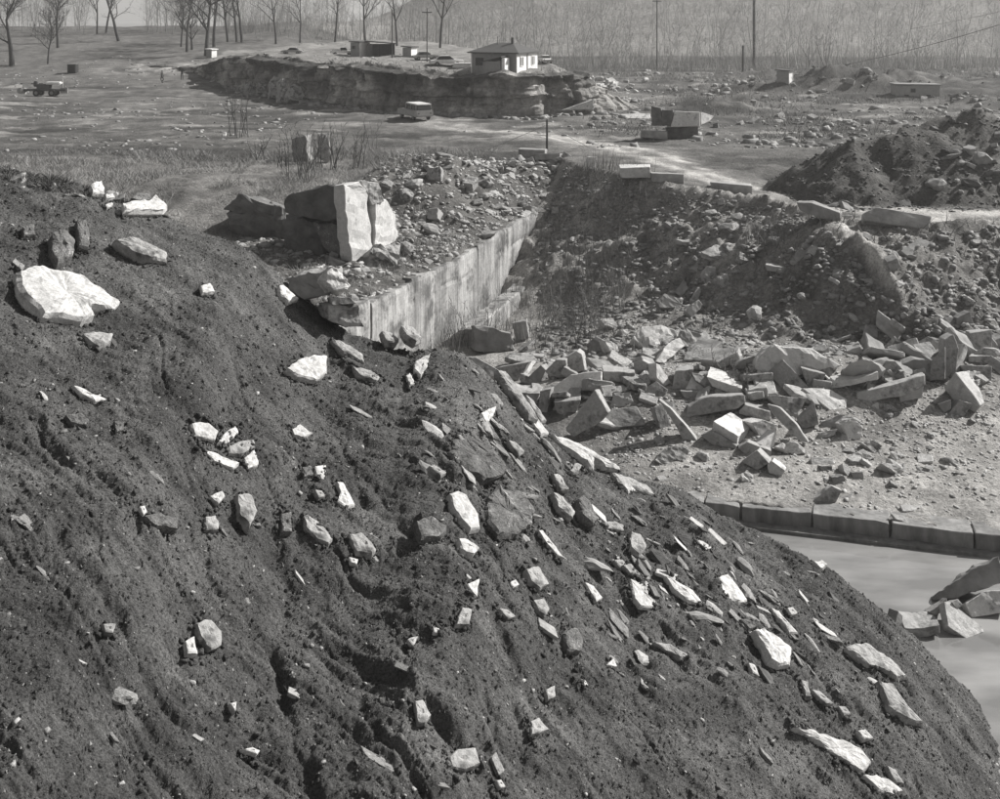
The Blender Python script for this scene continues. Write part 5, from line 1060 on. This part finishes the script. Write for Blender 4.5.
for i, (px, py, h_, n_, lb) in enumerate([(228, 136, 4.6, 3, 'short clump of bare saplings on the open ground'), (238, 138, 5.2, 4, 'tallest bare saplings on the open ground'), (249, 136, 4.4, 3, 'bare saplings beside the tallest ones on the open ground'),
        (305, 172, 3.6, 5, 'bare saplings round the stone stump'), (318, 168, 3.2, 4, 'bare saplings beside the stone stump'), (345, 160, 3.0, 5, 'brush beside the rubble mound'), (296, 178, 3.4, 6, 'dark saplings beside the stone stump'), (312, 182, 3.8, 6, 'tangle of dark saplings in front of the stone stump'), (332, 170, 3.2, 6, 'dark saplings behind the big outcrop'), (358, 168, 2.8, 6, 'dark twiggy saplings above the big outcrop'), (286, 168, 2.6, 6, 'low twiggy saplings on the grassy bank'), (262, 160, 2.0, 6, 'small twiggy saplings at the top of the grassy bank'), (372, 150, 3.0, 5, 'brush at the back of the rubble mound'),
        (468, 345, 2.6, 7, 'brush at the foot of the drilled wall'), (492, 335, 2.4, 6, 'brush behind the squat block'), (440, 345, 1.8, 5, 'brush at the near end of the drilled wall'), (540, 335, 3.2, 7, 'dead brush in the pit behind the tumbled blocks'), (556, 325, 3.4, 7, 'dead brush in the pit near the wall end'),
        (575, 350, 3.6, 3, 'single dark sapling standing behind the grey pointed block'), (590, 318, 2.8, 8, 'dead brush below the scree'), (620, 310, 2.4, 7, 'thin brush at the scree foot'), (600, 345, 2.2, 6, 'brush between white stones at the back of the blocks'),
        (770, 245, 2.0, 9, 'thicket of brush on the scree shoulder'), (785, 250, 1.8, 9, 'brush on the scree shoulder by the spur'), (752, 240, 1.7, 8, 'low brush under the long rim block'), (640, 200, 1.4, 6, 'brush under the white-topped rim block'), (735, 370, 1.2, 8, 'low weeds beside the huge boulder'), (745, 385, 1.0, 8, 'weeds at the foot of the huge boulder'),
        (810, 66, 7, 6, 'pale bare bush at the edge of the far wood'), (826, 66, 6, 5, 'second pale bare bush at the edge of the far wood')]):
    pale = 'pale' in lb; shrub(px, py, h_, n_, lb, 200 + i, 1.1, 'bark_pale' if (pale or 'brush' in lb or 'weeds' in lb) else 'bark', r=(0.05 if py < 70 else 0.035 if py < 180 else 0.024))

# far winter wood: one mass of trunks and twigs on the hillside
segs, tw = [], []
rs = random.Random(7)
for i in range(1150):
    Y = 200 + 150 * rs.random() ** 1.3; px = rs.uniform(225, 1090); x = (px - 500) * Y / F
    if px < 480 and Y < 228: Y += 40; x = (px - 500) * Y / F
    if i >= 1000: px = rs.choice([rs.uniform(-20, 98), rs.uniform(146, 240)]); Y = rs.uniform(238, 275); x = (px - 500) * Y / F
    elif float(vn(np.array([x * .06]), np.array([Y * .05]), 77)[0]) < rs.uniform(-1.0, 0.1): continue
    z = float(ground_z([x], [Y], False)[0]); h_ = rs.uniform(7, 20); r_ = h_ * rs.uniform(.003, .007); d = Vector((rs.gauss(0, .12), rs.gauss(0, .12), 1)); p = Vector((x, Y, z - .3)); spine = [p]
    for k in range(4): q = p + d * h_ / 4; segs.append((p, q, r_ * (1 - k * .22), r_ * (.78 - k * .22))); p = q; spine.append(p); d += Vector((rs.gauss(0, .12), rs.gauss(0, .12), 0))
    w_ = rs.uniform(.18, .42)
    for k in range(52):
        t_ = rs.uniform(.12, 1.0); j = min(3, int(t_ * 4)); p = spine[j].lerp(spine[j + 1], t_ * 4 - j); a = rs.uniform(0, 6.28); L = h_ * w_ * rs.uniform(.3, 1) * (1.1 - .5 * t_)
        e = Vector((math.cos(a), math.sin(a), rs.uniform(-.1, 1.1))) * L; tw.append((p, p + e, rs.uniform(.012, .045), .02))
        for _ in range(4): f_ = p + e * rs.uniform(.2, .95); tw.append((f_, f_ + Vector((rs.gauss(0, .55), rs.gauss(0, .55), rs.uniform(-.1, .9))) * L * .5, .02, .012))
for i in range(70):                     # scrub along the wood's edge
    Y = rs.uniform(165, 205); px = rs.uniform(560, 1010) if i % 4 else rs.uniform(380, 1010); Y = Y if px > 545 else 215; x = (px - 500) * Y / F; z = float(ground_z([x], [Y], False)[0]); R_ = rs.uniform(.8, 3.0)
    for k in range(60): a = rs.uniform(0, 6.28); p = Vector((x + rs.gauss(0, R_ * .5), Y + rs.gauss(0, R_ * .5), z - .1)); tw.append((p, p + Vector((math.cos(a) * R_ * .5, math.sin(a) * R_ * .5, R_ * rs.uniform(.3, 1.0))), rs.uniform(.02, .05), .01))
segs2 = []
for i in range(6000):      # undergrowth
    Y = 195 + 150 * rs.random() ** 1.5; px = rs.uniform(225, 1090) if i % 3 else rs.uniform(520, 1090); x = (px - 500) * Y / F
    if px < 470 and Y < 235: Y += 45; x = (px - 500) * Y / F
    p = Vector((x, Y, 0)); segs2.append(p)
zz = ground_z(np.array([p.x for p in segs2]), np.array([p.y for p in segs2]), False)
for p, z in zip(segs2, zz):
    p.z = z - .2
    for _ in range(2): tw.append((p, p + Vector((rs.gauss(0, .8), rs.gauss(0, .8), rs.uniform(1.2, 4.5))), .05, .015))
tp = np.array([tuple(s_[0]) for s_ in tw]); tq = np.array([tuple(s_[1]) for s_ in tw]); tr = np.array([s_[2] for s_ in tw]); ang = RG.uniform(0, 6.28, len(tw)); sidev = np.stack([np.cos(ang), np.sin(ang) * .3, ang * 0], -1) * tr[:, None]
tv = np.stack([tp - sidev, tp + sidev, tq], 1).reshape(-1, 3)
o = tubes('winter_wood', segs, 'wood_far', None, 3); me2 = bpy.data.meshes.new('tmp'); me2.from_pydata(tv.tolist(), [], np.arange(len(tv)).reshape(-1, 3).tolist())
bm = bmesh.new(); bm.from_mesh(o.data); bm.from_mesh(me2); bm.to_mesh(o.data); bm.free(); bpy.data.meshes.remove(me2); stuff(o, 'far mass of bare winter trees covering the hillside', 'wood')

# ------------------------------------------------------------------ buildings on the plateau
def boxm(bm, c, s, rot=0.0):
    m = Matrix.Translation(c) @ Matrix.Rotation(rot, 4, 'Z') @ Matrix.Diagonal((s[0], s[1], s[2], 1)); return bmesh.ops.create_cube(bm, size=1.0, matrix=m)['verts']
def part(name, mat, parent, *boxes, bevel=0.0):
    bm = bmesh.new()
    for c, s in boxes: boxm(bm, Vector(c), s)
    if bevel: bmesh.ops.bevel(bm, geom=list(bm.edges), offset=bevel, segments=2, affect='EDGES')
    me = bpy.data.meshes.new(name); bm.to_mesh(me); bm.free(); me.materials.append(M[mat]); return link(name, me, parent)
def ground_at(px, py, y0=60, y1=330): return ray(px, py, ground_z, y0, y1)
def on_ground(x, y): return Vector((x, y, float(ground_z([x], [y], False)[0])))
# house: local x runs along the front, shade painted in as grey (leftwards is negative), y goes back along the white side
hc = on_ground(1.75, 113.6)
house = empty('house', hc, 'small white house with a dark hipped roof on top of the cliff', 'house', None, math.radians(-25))
L1, L2, HW = 5.3, 5.4, 2.45
part('wall', 'shaded_grey', house, ((-L1 / 2, 0.06, HW / 2 - .2), (L1 - .12, 0.12, HW + .4)))  # front of the white house, its shade put into grey boards
part('wall', 'white_paint', house, ((-0.06, L2 / 2, HW / 2 - .2), (0.12, L2, HW + .4)))
part('wall', 'white_paint', house, ((-L1 + .06, L2 / 2, HW / 2 - .2), (0.12, L2, HW + .4)))
part('wall', 'white_paint', house, ((-L1 / 2, L2 - .06, HW / 2 - .2), (L1 - .24, 0.12, HW + .4)))
e = 0.3
rv = [(-L1 - e, -e, HW), (e, -e, HW), (e, L2 + e, HW), (-L1 - e, L2 + e, HW), (-L1 * .68, L2 * .5, HW + .95), (-L1 * .32, L2 * .5, HW + .95)]
rv2 = [(x, y, z - .12) for x, y, z in rv[:4]]
roof = mesh_obj('roof', rv + rv2, [(0, 1, 5, 4), (1, 2, 5), (2, 3, 4, 5), (3, 0, 4), (6, 9, 8, 7), (0, 6, 7, 1), (1, 7, 8, 2), (2, 8, 9, 3), (3, 9, 6, 0)], M['roof'], house)
part('chimney', 'roof', roof, ((-L1 * .3, L2 * .45, HW + 1.05), (.22, .22, .9)))
part('vent_pipe', 'steel', roof, ((-L1 * .6, L2 * .4, HW + 1.2), (.08, .08, .8)))
def window(parent, c, w, h, axis, frame='white_paint'):
    s = (w, .05, h) if axis == 'x' else (.05, w, h); f = part('window', 'glass', parent, (c, s))
    for k in (-1, 1):
        off = (k * w / 2, 0, 0) if axis == 'x' else (0, k * w / 2, 0); part('frame', frame, f, (tuple(Vector(c) + Vector(off)), (.07, .08, h + .1) if axis == 'x' else (.08, .07, h + .1)))
    for k in (-1, 1): part('sill', frame, f, (tuple(Vector(c) + Vector((0, 0, k * h / 2))), (w, .085, .07) if axis == 'x' else (.085, w, .07)))
window(house, (-4.3, -.03, 1.45), .8, .75, 'x', 'roof')
for y_ in (.95, 1.4, 3.9, 4.35): window(house, (.03, y_, 1.5), .34, .95, 'y')
part('drainpipe', 'steel', house, ((.06, 2.6, HW / 2), (.07, .07, HW)))
annex = part('lean_to', 'shaded_grey', house, ((-2.15, -.85, .75), (2.0, 1.5, 1.7)))
mesh_obj('lean_to_roof', [(-3.3, -1.75, 1.45), (-1.0, -1.75, 2.0), (-1.0, -.05, 2.05), (-3.3, -.05, 1.5), (-3.3, -1.75, 1.55), (-1.0, -1.75, 2.1), (-1.0, -.05, 2.15), (-3.3, -.05, 1.6)], [(0, 3, 2, 1), (4, 5, 6, 7), (0, 1, 5, 4), (1, 2, 6, 5), (2, 3, 7, 6), (3, 0, 4, 7)], M['roof'], house)
dr = part('door', 'white_paint', house, ((-.85, -1.0, .9), (.35, 1.1, 2.0))); part('door_handle', 'steel', dr, ((-.66, -.7, .95), (.06, .12, .05)))
def shed(px, py, w, d, h, rz, label, wall, side, roofmat, open_front=False, name='shed', slope=.35):
    b = ground_at(px, py, 100); r = empty(name, b, label, 'shed', None, math.radians(rz))
    if not open_front: part('wall', wall, r, ((0, 0, h / 2 - .1), (w, .1, h + .2)))
    else:
        part('wall', wall, r, ((-w * .4, 0, h / 2 - .1), (w * .2, .1, h + .2)))
        for k in (-.05, .25): part('post', 'bark', r, ((w * k, 0, h / 2 - .1), (.12, .12, h + .2)))
    part('wall', side, r, ((w / 2 - .05, d / 2 + .05, h / 2 - .1), (.1, d, h + .2))); part('wall', wall, r, ((-w / 2 + .05, d / 2 + .05, h / 2 - .1), (.1, d, h + .2))); part('wall', wall, r, ((0, d + .05, h / 2 - .1), (w - .2, .1, h + .2)))
    a = .2; mesh_obj('roof', [(-w / 2 - a, -a, h + .02 + slope), (w / 2 + a, -a, h + .02), (w / 2 + a, d + a, h + .02), (-w / 2 - a, d + a, h + .02 + slope), (-w / 2 - a, -a, h + .14 + slope), (w / 2 + a, -a, h + .14), (w / 2 + a, d + a, h + .14), (-w / 2 - a, d + a, h + .14 + slope)], [(0, 3, 2, 1), (4, 5, 6, 7), (0, 1, 5, 4), (1, 2, 6, 5), (2, 3, 7, 6), (3, 0, 4, 7)], M[roofmat], r)
    return r
r = shed(355, 57, 1.6, 1.9, 1.9, -38, 'little shed with a bright white right wall beside the pickup', 'shaded_grey', 'white_paint', 'roof', slope=.05)  # grey on the walls turned from the sun is shade put into colour
window(r, (-.2, -.05, 1.25), .5, .35, 'x', 'roof')
shed(381, 56, 3.6, 2.4, 1.5, 6, 'low dark open-fronted shed next to the little white shed', 'rust', 'rust', 'roof', True)
r = shed(407, 57, 1.3, 1.3, 1.2, -30, 'small grey hut with a white end by the dark open shed', 'shaded_grey', 'white_paint', 'roof', slope=.1)
r = shed(209, 58, 1.2, 1.2, 1.4, -30, 'tiny pale box hut under the tree clump on the field', 'shaded_grey', 'white_paint', 'white_paint', slope=.05)
r = shed(918, 97, 5.2, 2.4, 1.4, -4, 'long low pale trailer standing on the rubbly plain', 'car_grey', 'car_grey', 'steel', name='trailer', slope=.05); window(r, (-.6, -.06, .8), .5, .4, 'x', 'roof'); r['category'] = 'trailer'
for k in (-1.4, 1.2): part('wheel', 'black', r, ((k, -.08, .08), (.5, .14, .4)))
r = shed(783, 83, 1.6, 1.5, 1.5, -35, 'small grey hut with a white end on the far plain', 'shaded_grey', 'white_paint', 'roof', slope=.1)
# ------------------------------------------------------------------ vehicles
def extrude_profile(name, prof, w, mat, parent, taper=1.0, bevel=.05):
    bm = bmesh.new(); a = [bm.verts.new((x, -w / 2 * (taper if z > .8 else 1), z)) for x, z in prof]; b = [bm.verts.new((x, w / 2 * (taper if z > .8 else 1), z)) for x, z in prof]; k = len(prof)
    bm.faces.new(a); bm.faces.new(b[::-1])
    for i in range(k): bm.faces.new((a[i], b[i], b[(i + 1) % k], a[(i + 1) % k]))
    bmesh.ops.recalc_face_normals(bm, faces=list(bm.faces)); bmesh.ops.bevel(bm, geom=list(bm.edges), offset=bevel, segments=2, affect='EDGES', clamp_overlap=True)
    me = bpy.data.meshes.new(name); bm.to_mesh(me); bm.free(); me.materials.append(M[mat]); return link(name, me, parent)
def wheel(parent, x, y, r=.34, w=.22):
    bm = bmesh.new(); bmesh.ops.create_cone(bm, cap_ends=True, segments=18, radius1=r, radius2=r, depth=w, matrix=Matrix.Translation((x, y, r)) @ Matrix.Rotation(math.pi / 2, 4, 'X')); bmesh.ops.bevel(bm, geom=[e_ for e_ in bm.edges if len(e_.link_faces) == 2 and e_.calc_face_angle() > 1], offset=.04, segments=2, affect='EDGES')
    me = bpy.data.meshes.new('wheel'); bm.to_mesh(me); bm.free(); me.materials.append(M['black']); wo_ = link('wheel', me, parent)
    bm = bmesh.new(); bmesh.ops.create_cone(bm, cap_ends=True, segments=14, radius1=r * .55, radius2=r * .5, depth=w + .03, matrix=Matrix.Translation((x, y, r)) @ Matrix.Rotation(math.pi / 2, 4, 'X'))
    me = bpy.data.meshes.new('rim'); bm.to_mesh(me); bm.free(); me.materials.append(M['steel']); link('rim', me, wo_)
def vehicle(px, py, rz, kind, label, paint, roofpaint=None, y0=70, name='parked_car', cat='car', sc=1.0):
    b = ground_at(px, py, y0); r = empty(name, b, label, cat, 'parked vehicles', math.radians(rz)); r.scale = (sc, sc, sc)
    if kind == 'sedan':
        extrude_profile('body', [(-2.3, .35), (-2.35, .75), (-1.6, .9), (1.1, .92), (2.25, .8), (2.3, .35)], 1.75, paint, r)
        extrude_profile('cabin', [(-1.5, .88), (-1.0, 1.38), (.35, 1.4), (1.0, .9)], 1.5, 'glass', r, .85); extrude_profile('roof', [(-1.0, 1.36), (-.95, 1.44), (.3, 1.46), (.4, 1.38)], 1.3, paint, r, .95, .02)
        wx_ = (-1.4, 1.4)
    elif kind == 'pickup':
        extrude_profile('body', [(-2.4, .45), (-2.4, 1.0), (-.3, 1.0), (1.0, 1.0), (2.3, .95), (2.35, .45)], 1.8, paint, r)
        extrude_profile('cabin', [(-.4, .98), (-.35, 1.6), (.75, 1.62), (1.15, 1.0)], 1.6, 'glass', r, .9); extrude_profile('roof', [(-.4, 1.58), (-.4, 1.68), (.75, 1.7), (.85, 1.6)], 1.5, paint, r, .95, .02)
        part('cargo_bed', 'black', r, ((-1.35, 0, .98), (1.7, 1.45, .1))); wx_ = (-1.5, 1.45)
    else:
        extrude_profile('body', [(-2.4, .4), (-2.42, 1.05), (1.3, 1.08), (2.4, .95), (2.45, .4)], 1.9, paint, r)
        extrude_profile('cabin', [(-2.35, 1.05), (-2.2, 1.6), (.55, 1.62), (1.15, 1.08)], 1.7, 'glass', r, .9); extrude_profile('roof', [(-2.25, 1.57), (-2.25, 1.7), (.5, 1.72), (.65, 1.6)], 1.65, roofpaint or paint, r, .96, .03)
        for y_ in (-.8, .8):
            for x_ in (-2.1, -.8, .45): part('pillar', paint, r, ((x_, y_ * 1.0, 1.33), (.1, .08, .5)))
        wx_ = (-1.5, 1.5)
    for x_ in wx_:
        for y_ in (-.8, .8): wheel(r, x_, y_)
    for x_, nm in ((2.34, 'front_bumper'), (-2.4, 'rear_bumper')): part(nm, 'steel', r, ((x_ * 1.01, 0, .5), (.14, 1.75, .16)), bevel=.03)
    for y_ in (-.65, .65):
        part('headlight', 'white_paint', r, ((2.3, y_, .72), (.1, .25, .16)), bevel=.03); part('tail_light', 'rust', r, ((-2.38, y_, .75), (.08, .2, .16)), bevel=.02)
    return r
vehicle(415, 119, 118, 'wagon', 'grey old station wagon with a pale roof parked below the cliff', 'car_grey', 'car_white', 90, 'station_wagon', sc=.95)
vehicle(342, 55, 12, 'pickup', 'pale pickup parked beside the little white shed', 'car_white', y0=110, name='pickup_truck', cat='truck', sc=.62)
vehicle(292, 54, 178, 'sedan', 'grey saloon parked on the plateau lane behind the cliff edge', 'car_grey', y0=110, sc=.62)
vehicle(447, 66, 6, 'sedan', 'white car parked between the sheds and the house', 'car_white', y0=105, sc=.8)
vehicle(425, 60, 20, 'sedan', 'pale car half hidden behind the white car', 'car_grey', y0=105, sc=.7)
vehicle(545, 63, 100, 'sedan', 'white car parked behind the white side of the house', 'car_white', y0=116, sc=.6)
# long white tarpaulined boards beside the white car
b = ground_at(462, 68, 105); r = empty('board_stack', b, 'low stack of pale boards lying beside the white car', 'boards', None, math.radians(-4))
for k in range(4): part('board', 'white_paint', r, ((0.03 * k, .04 * k, .1 + .13 * k), (2.0 - .05 * k, .9, .11)))
# old machine with tangled ironwork on the open ground
b = ground_at(46, 96, 90); r = empty('old_machine', b, 'wreck of an old wheeled machine with pale sheet metal on the open ground', 'machine')
part('chassis', 'rust', r, ((0, 0, .75), (5.2, 1.2, .25)), bevel=.03); part('engine', 'rust', r, ((-.2, 0, 1.15), (1.6, .9, .7)), bevel=.05); part('hood', 'car_white', r, ((1.0, 0, 1.6), (1.9, 1.1, .3)), bevel=.1); part('seat', 'rust', r, ((-1.2, 0, 1.5), (.5, .6, .7)), bevel=.08); part('bucket', 'car_grey', r, ((-2.9, -.2, .7), (.7, 1.4, .7)), bevel=.12)
part('panel', 'car_white', r, ((-2.3, -.3, 1.3), (1.0, .08, .5))); part('panel', 'car_grey', r, ((2.4, -.4, .7), (.9, .1, .7))); part('boom', 'rust', r, ((-1.8, .2, 1.5), (2.8, .12, .14))); part('boom', 'car_grey', r, ((1.9, .3, 1.4), (.12, .12, 1.4)))
for x_ in (-.9, 1.0):
    for y_ in (-.7, .7): wheel(r, x_, y_, .42, .25)
b = ground_at(73, 73, 90); r = empty('dark_crate', b, 'dark square crate standing on the field below the trees', 'crate')
part('side', 'black', r, ((0, 0, .62), (1.25, 1.2, 1.25)), bevel=.03)
for k in (-.55, .55): part('batten', 'bark', r, ((k, -.62, .62), (.1, .05, 1.25)))
part('lid', 'bark', r, ((0, 0, 1.28), (1.35, 1.3, .08)))
# stone stump and slab among the saplings
h_ = ground_at(300, 162, 60, 120); block('stone_post', 'dark square stone stump among the bare saplings', 'stone post', [(292, 138), (306, 136), (308, 162), (293, 162)], -12, 2, 1.0, 'stone_mid', Y=h_.y, rough=0.07)
block('stone_post', 'pale pointed slab beside the dark stone stump', 'stone post', [(318, 134), (329, 133), (331, 160), (326, 163), (319, 158)], 14, 6, .5, 'block', Y=h_.y - .5, rough=0.06)
# ------------------------------------------------------------------ poles and cables
def pole(px, py, h, r, label, y0=80, mat='bark', arm=None, group='poles'):
    b = ground_at(px, py, y0); root = empty('wooden_pole', b, label, 'pole', group); tubes('shaft', [(Vector((0, 0, -.4)), Vector((0, 0, h)), r, r * .8)], mat, root, 10)
    if arm: tubes('crossarm', [(Vector((-arm, 0, h - .5)), Vector((arm, 0, h - .5)), .07, .07)], mat, root, 6)
    else: tubes('cap', [(Vector((0, 0, h - .02)), Vector((0, 0, h + .12)), r * .95, r * .5)], mat, root, 10)
    return root
pole(754, 70, 16, .28, 'tall thick pole before the far wood', 120); pole(657, 71, 13, .12, 'thin pole before the far wood with a crossarm', 120, arm=.8); pole(743, 72, 4.5, .22, 'short thick stump of a pole beside the tall pole', 120)
pole(392, 58, 6, .08, 'thin pole at the dark open shed', 105); pole(427, 62, 6.5, .07, 'thin pole by the white car with a crossarm', 105, arm=.6)
p1 = pole(547, 150, 2.2, .09, 'short guyed post at the rim beside the beams', 70)
tp = p1.location + Vector((0, 0, 1.9))
for nm, q in (('guy wire running towards the rubble from the short rim post', ground_at(487, 150, 70)), ('guy wire running towards the road from the short rim post', ground_at(590, 148, 70))):
    tag(tubes('guy_wire', [(tp, q, .018, .018)], 'steel', None, 5), nm, 'wire')
def cable(a, b, sag, r, label):
    pts = [a.lerp(b, i / 16) - Vector((0, 0, sag * (1 - (i / 8 - 1) ** 2))) for i in range(17)]
    tag(tubes('cable', [(pts[i], pts[i + 1], r, r) for i in range(16)], 'steel', None, 6), label, 'cable')
def at(px, py, Y): return Vector(((px - 500) * Y / F, Y, CAMZ - (py - HORY) * Y / F))
cable(at(850, 64, 150), at(1080, -2, 120), .5, .04, 'dark steel cable rising over the rubbly plain'); cable(at(905, 30, 160), at(1080, -8, 130), .3, .022, 'thin upper cable above the dark steel cable')
b = at(846, 66, 150); g_ = on_ground(b.x, b.y); root = empty('derrick_mast', g_, 'leaning derrick boom on the rubble heap holding the cable', 'derrick'); tubes('mast', [(Vector((0, 0, -.3)), b - g_ + Vector((0.1, 0, .2)), .12, .1)], 'rust', root, 8); tubes('boom', [(b - g_ + Vector((-1.7, 0, -.4)), b - g_ + Vector((.6, 0, .3)), .09, .07)], 'rust', root, 8)

# ------------------------------------------------------------------ two people on the pale ground
def person(px, py, label, pose, rz):
    b = ground_at(px, py, 100); s = 1.0
    J = {'pelvis': (0, 0, .95), 'waist': (0, .02, 1.12), 'chest': (0, .0, 1.33), 'neck': (0, 0, 1.5), 'headb': (0, -.02, 1.58), 'head': (0, -.03, 1.68), 'headt': (0, -.01, 1.77)}
    R_ = {'pelvis': .155, 'waist': .14, 'chest': .17, 'neck': .06, 'headb': .075, 'head': .105, 'headt': .07}
    E = [('pelvis', 'waist'), ('waist', 'chest'), ('chest', 'neck'), ('neck', 'headb'), ('headb', 'head'), ('head', 'headt')]
    for sd, k in (('l', 1), ('r', -1)):
        st = .18 * k if pose == 'walk' else .04
        if pose == 'walk': arm = [(.2 * k, 0, 1.44), (.25 * k, .1 * k, 1.17), (.24 * k, -.06 - .05 * k, .93), (.24 * k, -.1, .84)]
        else: arm = [(.2 * k, 0, 1.44), (.34 * k, -.1, 1.26), (.4 * k, -.28, 1.42), (.42 * k, -.3, 1.5)]
        for nm, p_, r_ in zip(('sh', 'el', 'wr', 'ha'), arm, (.075, .055, .042, .048)): J[nm + sd] = p_; R_[nm + sd] = r_
        for nm, p_, r_ in zip(('hi', 'kn', 'an', 'to'), [(.1 * k, 0, .9), (.11 * k, -st * .8 - .03, .5), (.12 * k, st - .02, .09), (.13 * k, st - .17, .04)], (.105, .075, .055, .045)): J[nm + sd] = p_; R_[nm + sd] = r_
        E += [('chest', 'sh' + sd), ('sh' + sd, 'el' + sd), ('el' + sd, 'wr' + sd), ('wr' + sd, 'ha' + sd), ('pelvis', 'hi' + sd), ('hi' + sd, 'kn' + sd), ('kn' + sd, 'an' + sd), ('an' + sd, 'to' + sd)]
    names = list(J); me = bpy.data.meshes.new('person'); me.from_pydata([J[n_] for n_ in names], [(names.index(a), names.index(c)) for a, c in E], [])
    o = link('person', me); o.location = b; o.rotation_euler = (0, 0, rz); sk = o.modifiers.new('skin', 'SKIN')
    for v_, n_ in zip(me.skin_vertices[0].data, names): v_.radius = (R_[n_], R_[n_] * .85); v_.use_root = n_ == 'pelvis'
    o.modifiers.new('sub', 'SUBSURF').levels = 2; o.modifiers['sub'].render_levels = 2; me.materials.append(M['cloth']); sk.use_smooth_shade = True
    tag(o, label, 'person', 'people on the pale ground'); return o
person(162, 83, 'person in dark clothes walking on the pale ground', 'walk', 1.2)
pp = person(182, 80, 'person in dark clothes holding a wide load up in both hands', 'hold', .2)
pb = pp.location + Vector((0.05, -.32, 1.55)); o = part('sack', 'cloth', None, ((0, 0, 0), (.8, .35, .3)), bevel=.12); o.location = pb; tag(o, 'wide dark sack held up by the standing person', 'sack')

# ------------------------------------------------------------------ the winter air
bm = bmesh.new(); boxm(bm, Vector((0, 1340, 28)), (5200, 3300, 86)); me = bpy.data.meshes.new('haze'); bm.to_mesh(me); bm.free()
hm = bpy.data.materials.new('haze_air'); hm.use_nodes = True; t = hm.node_tree; t.nodes.clear(); ho = N(t, 'ShaderNodeOutputMaterial'); pv = N(t, 'ShaderNodeVolumePrincipled')
pv.inputs['Color'].default_value = grey(0.95); pv.inputs['Density'].default_value = 0.00045; pv.inputs['Anisotropy'].default_value = 0.35; t.links.new(pv.outputs[0], ho.inputs['Volume'])
me.materials.append(hm); o = link('haze', me); stuff(o, 'thin pale winter haze over the quarry and the far wood', 'haze')
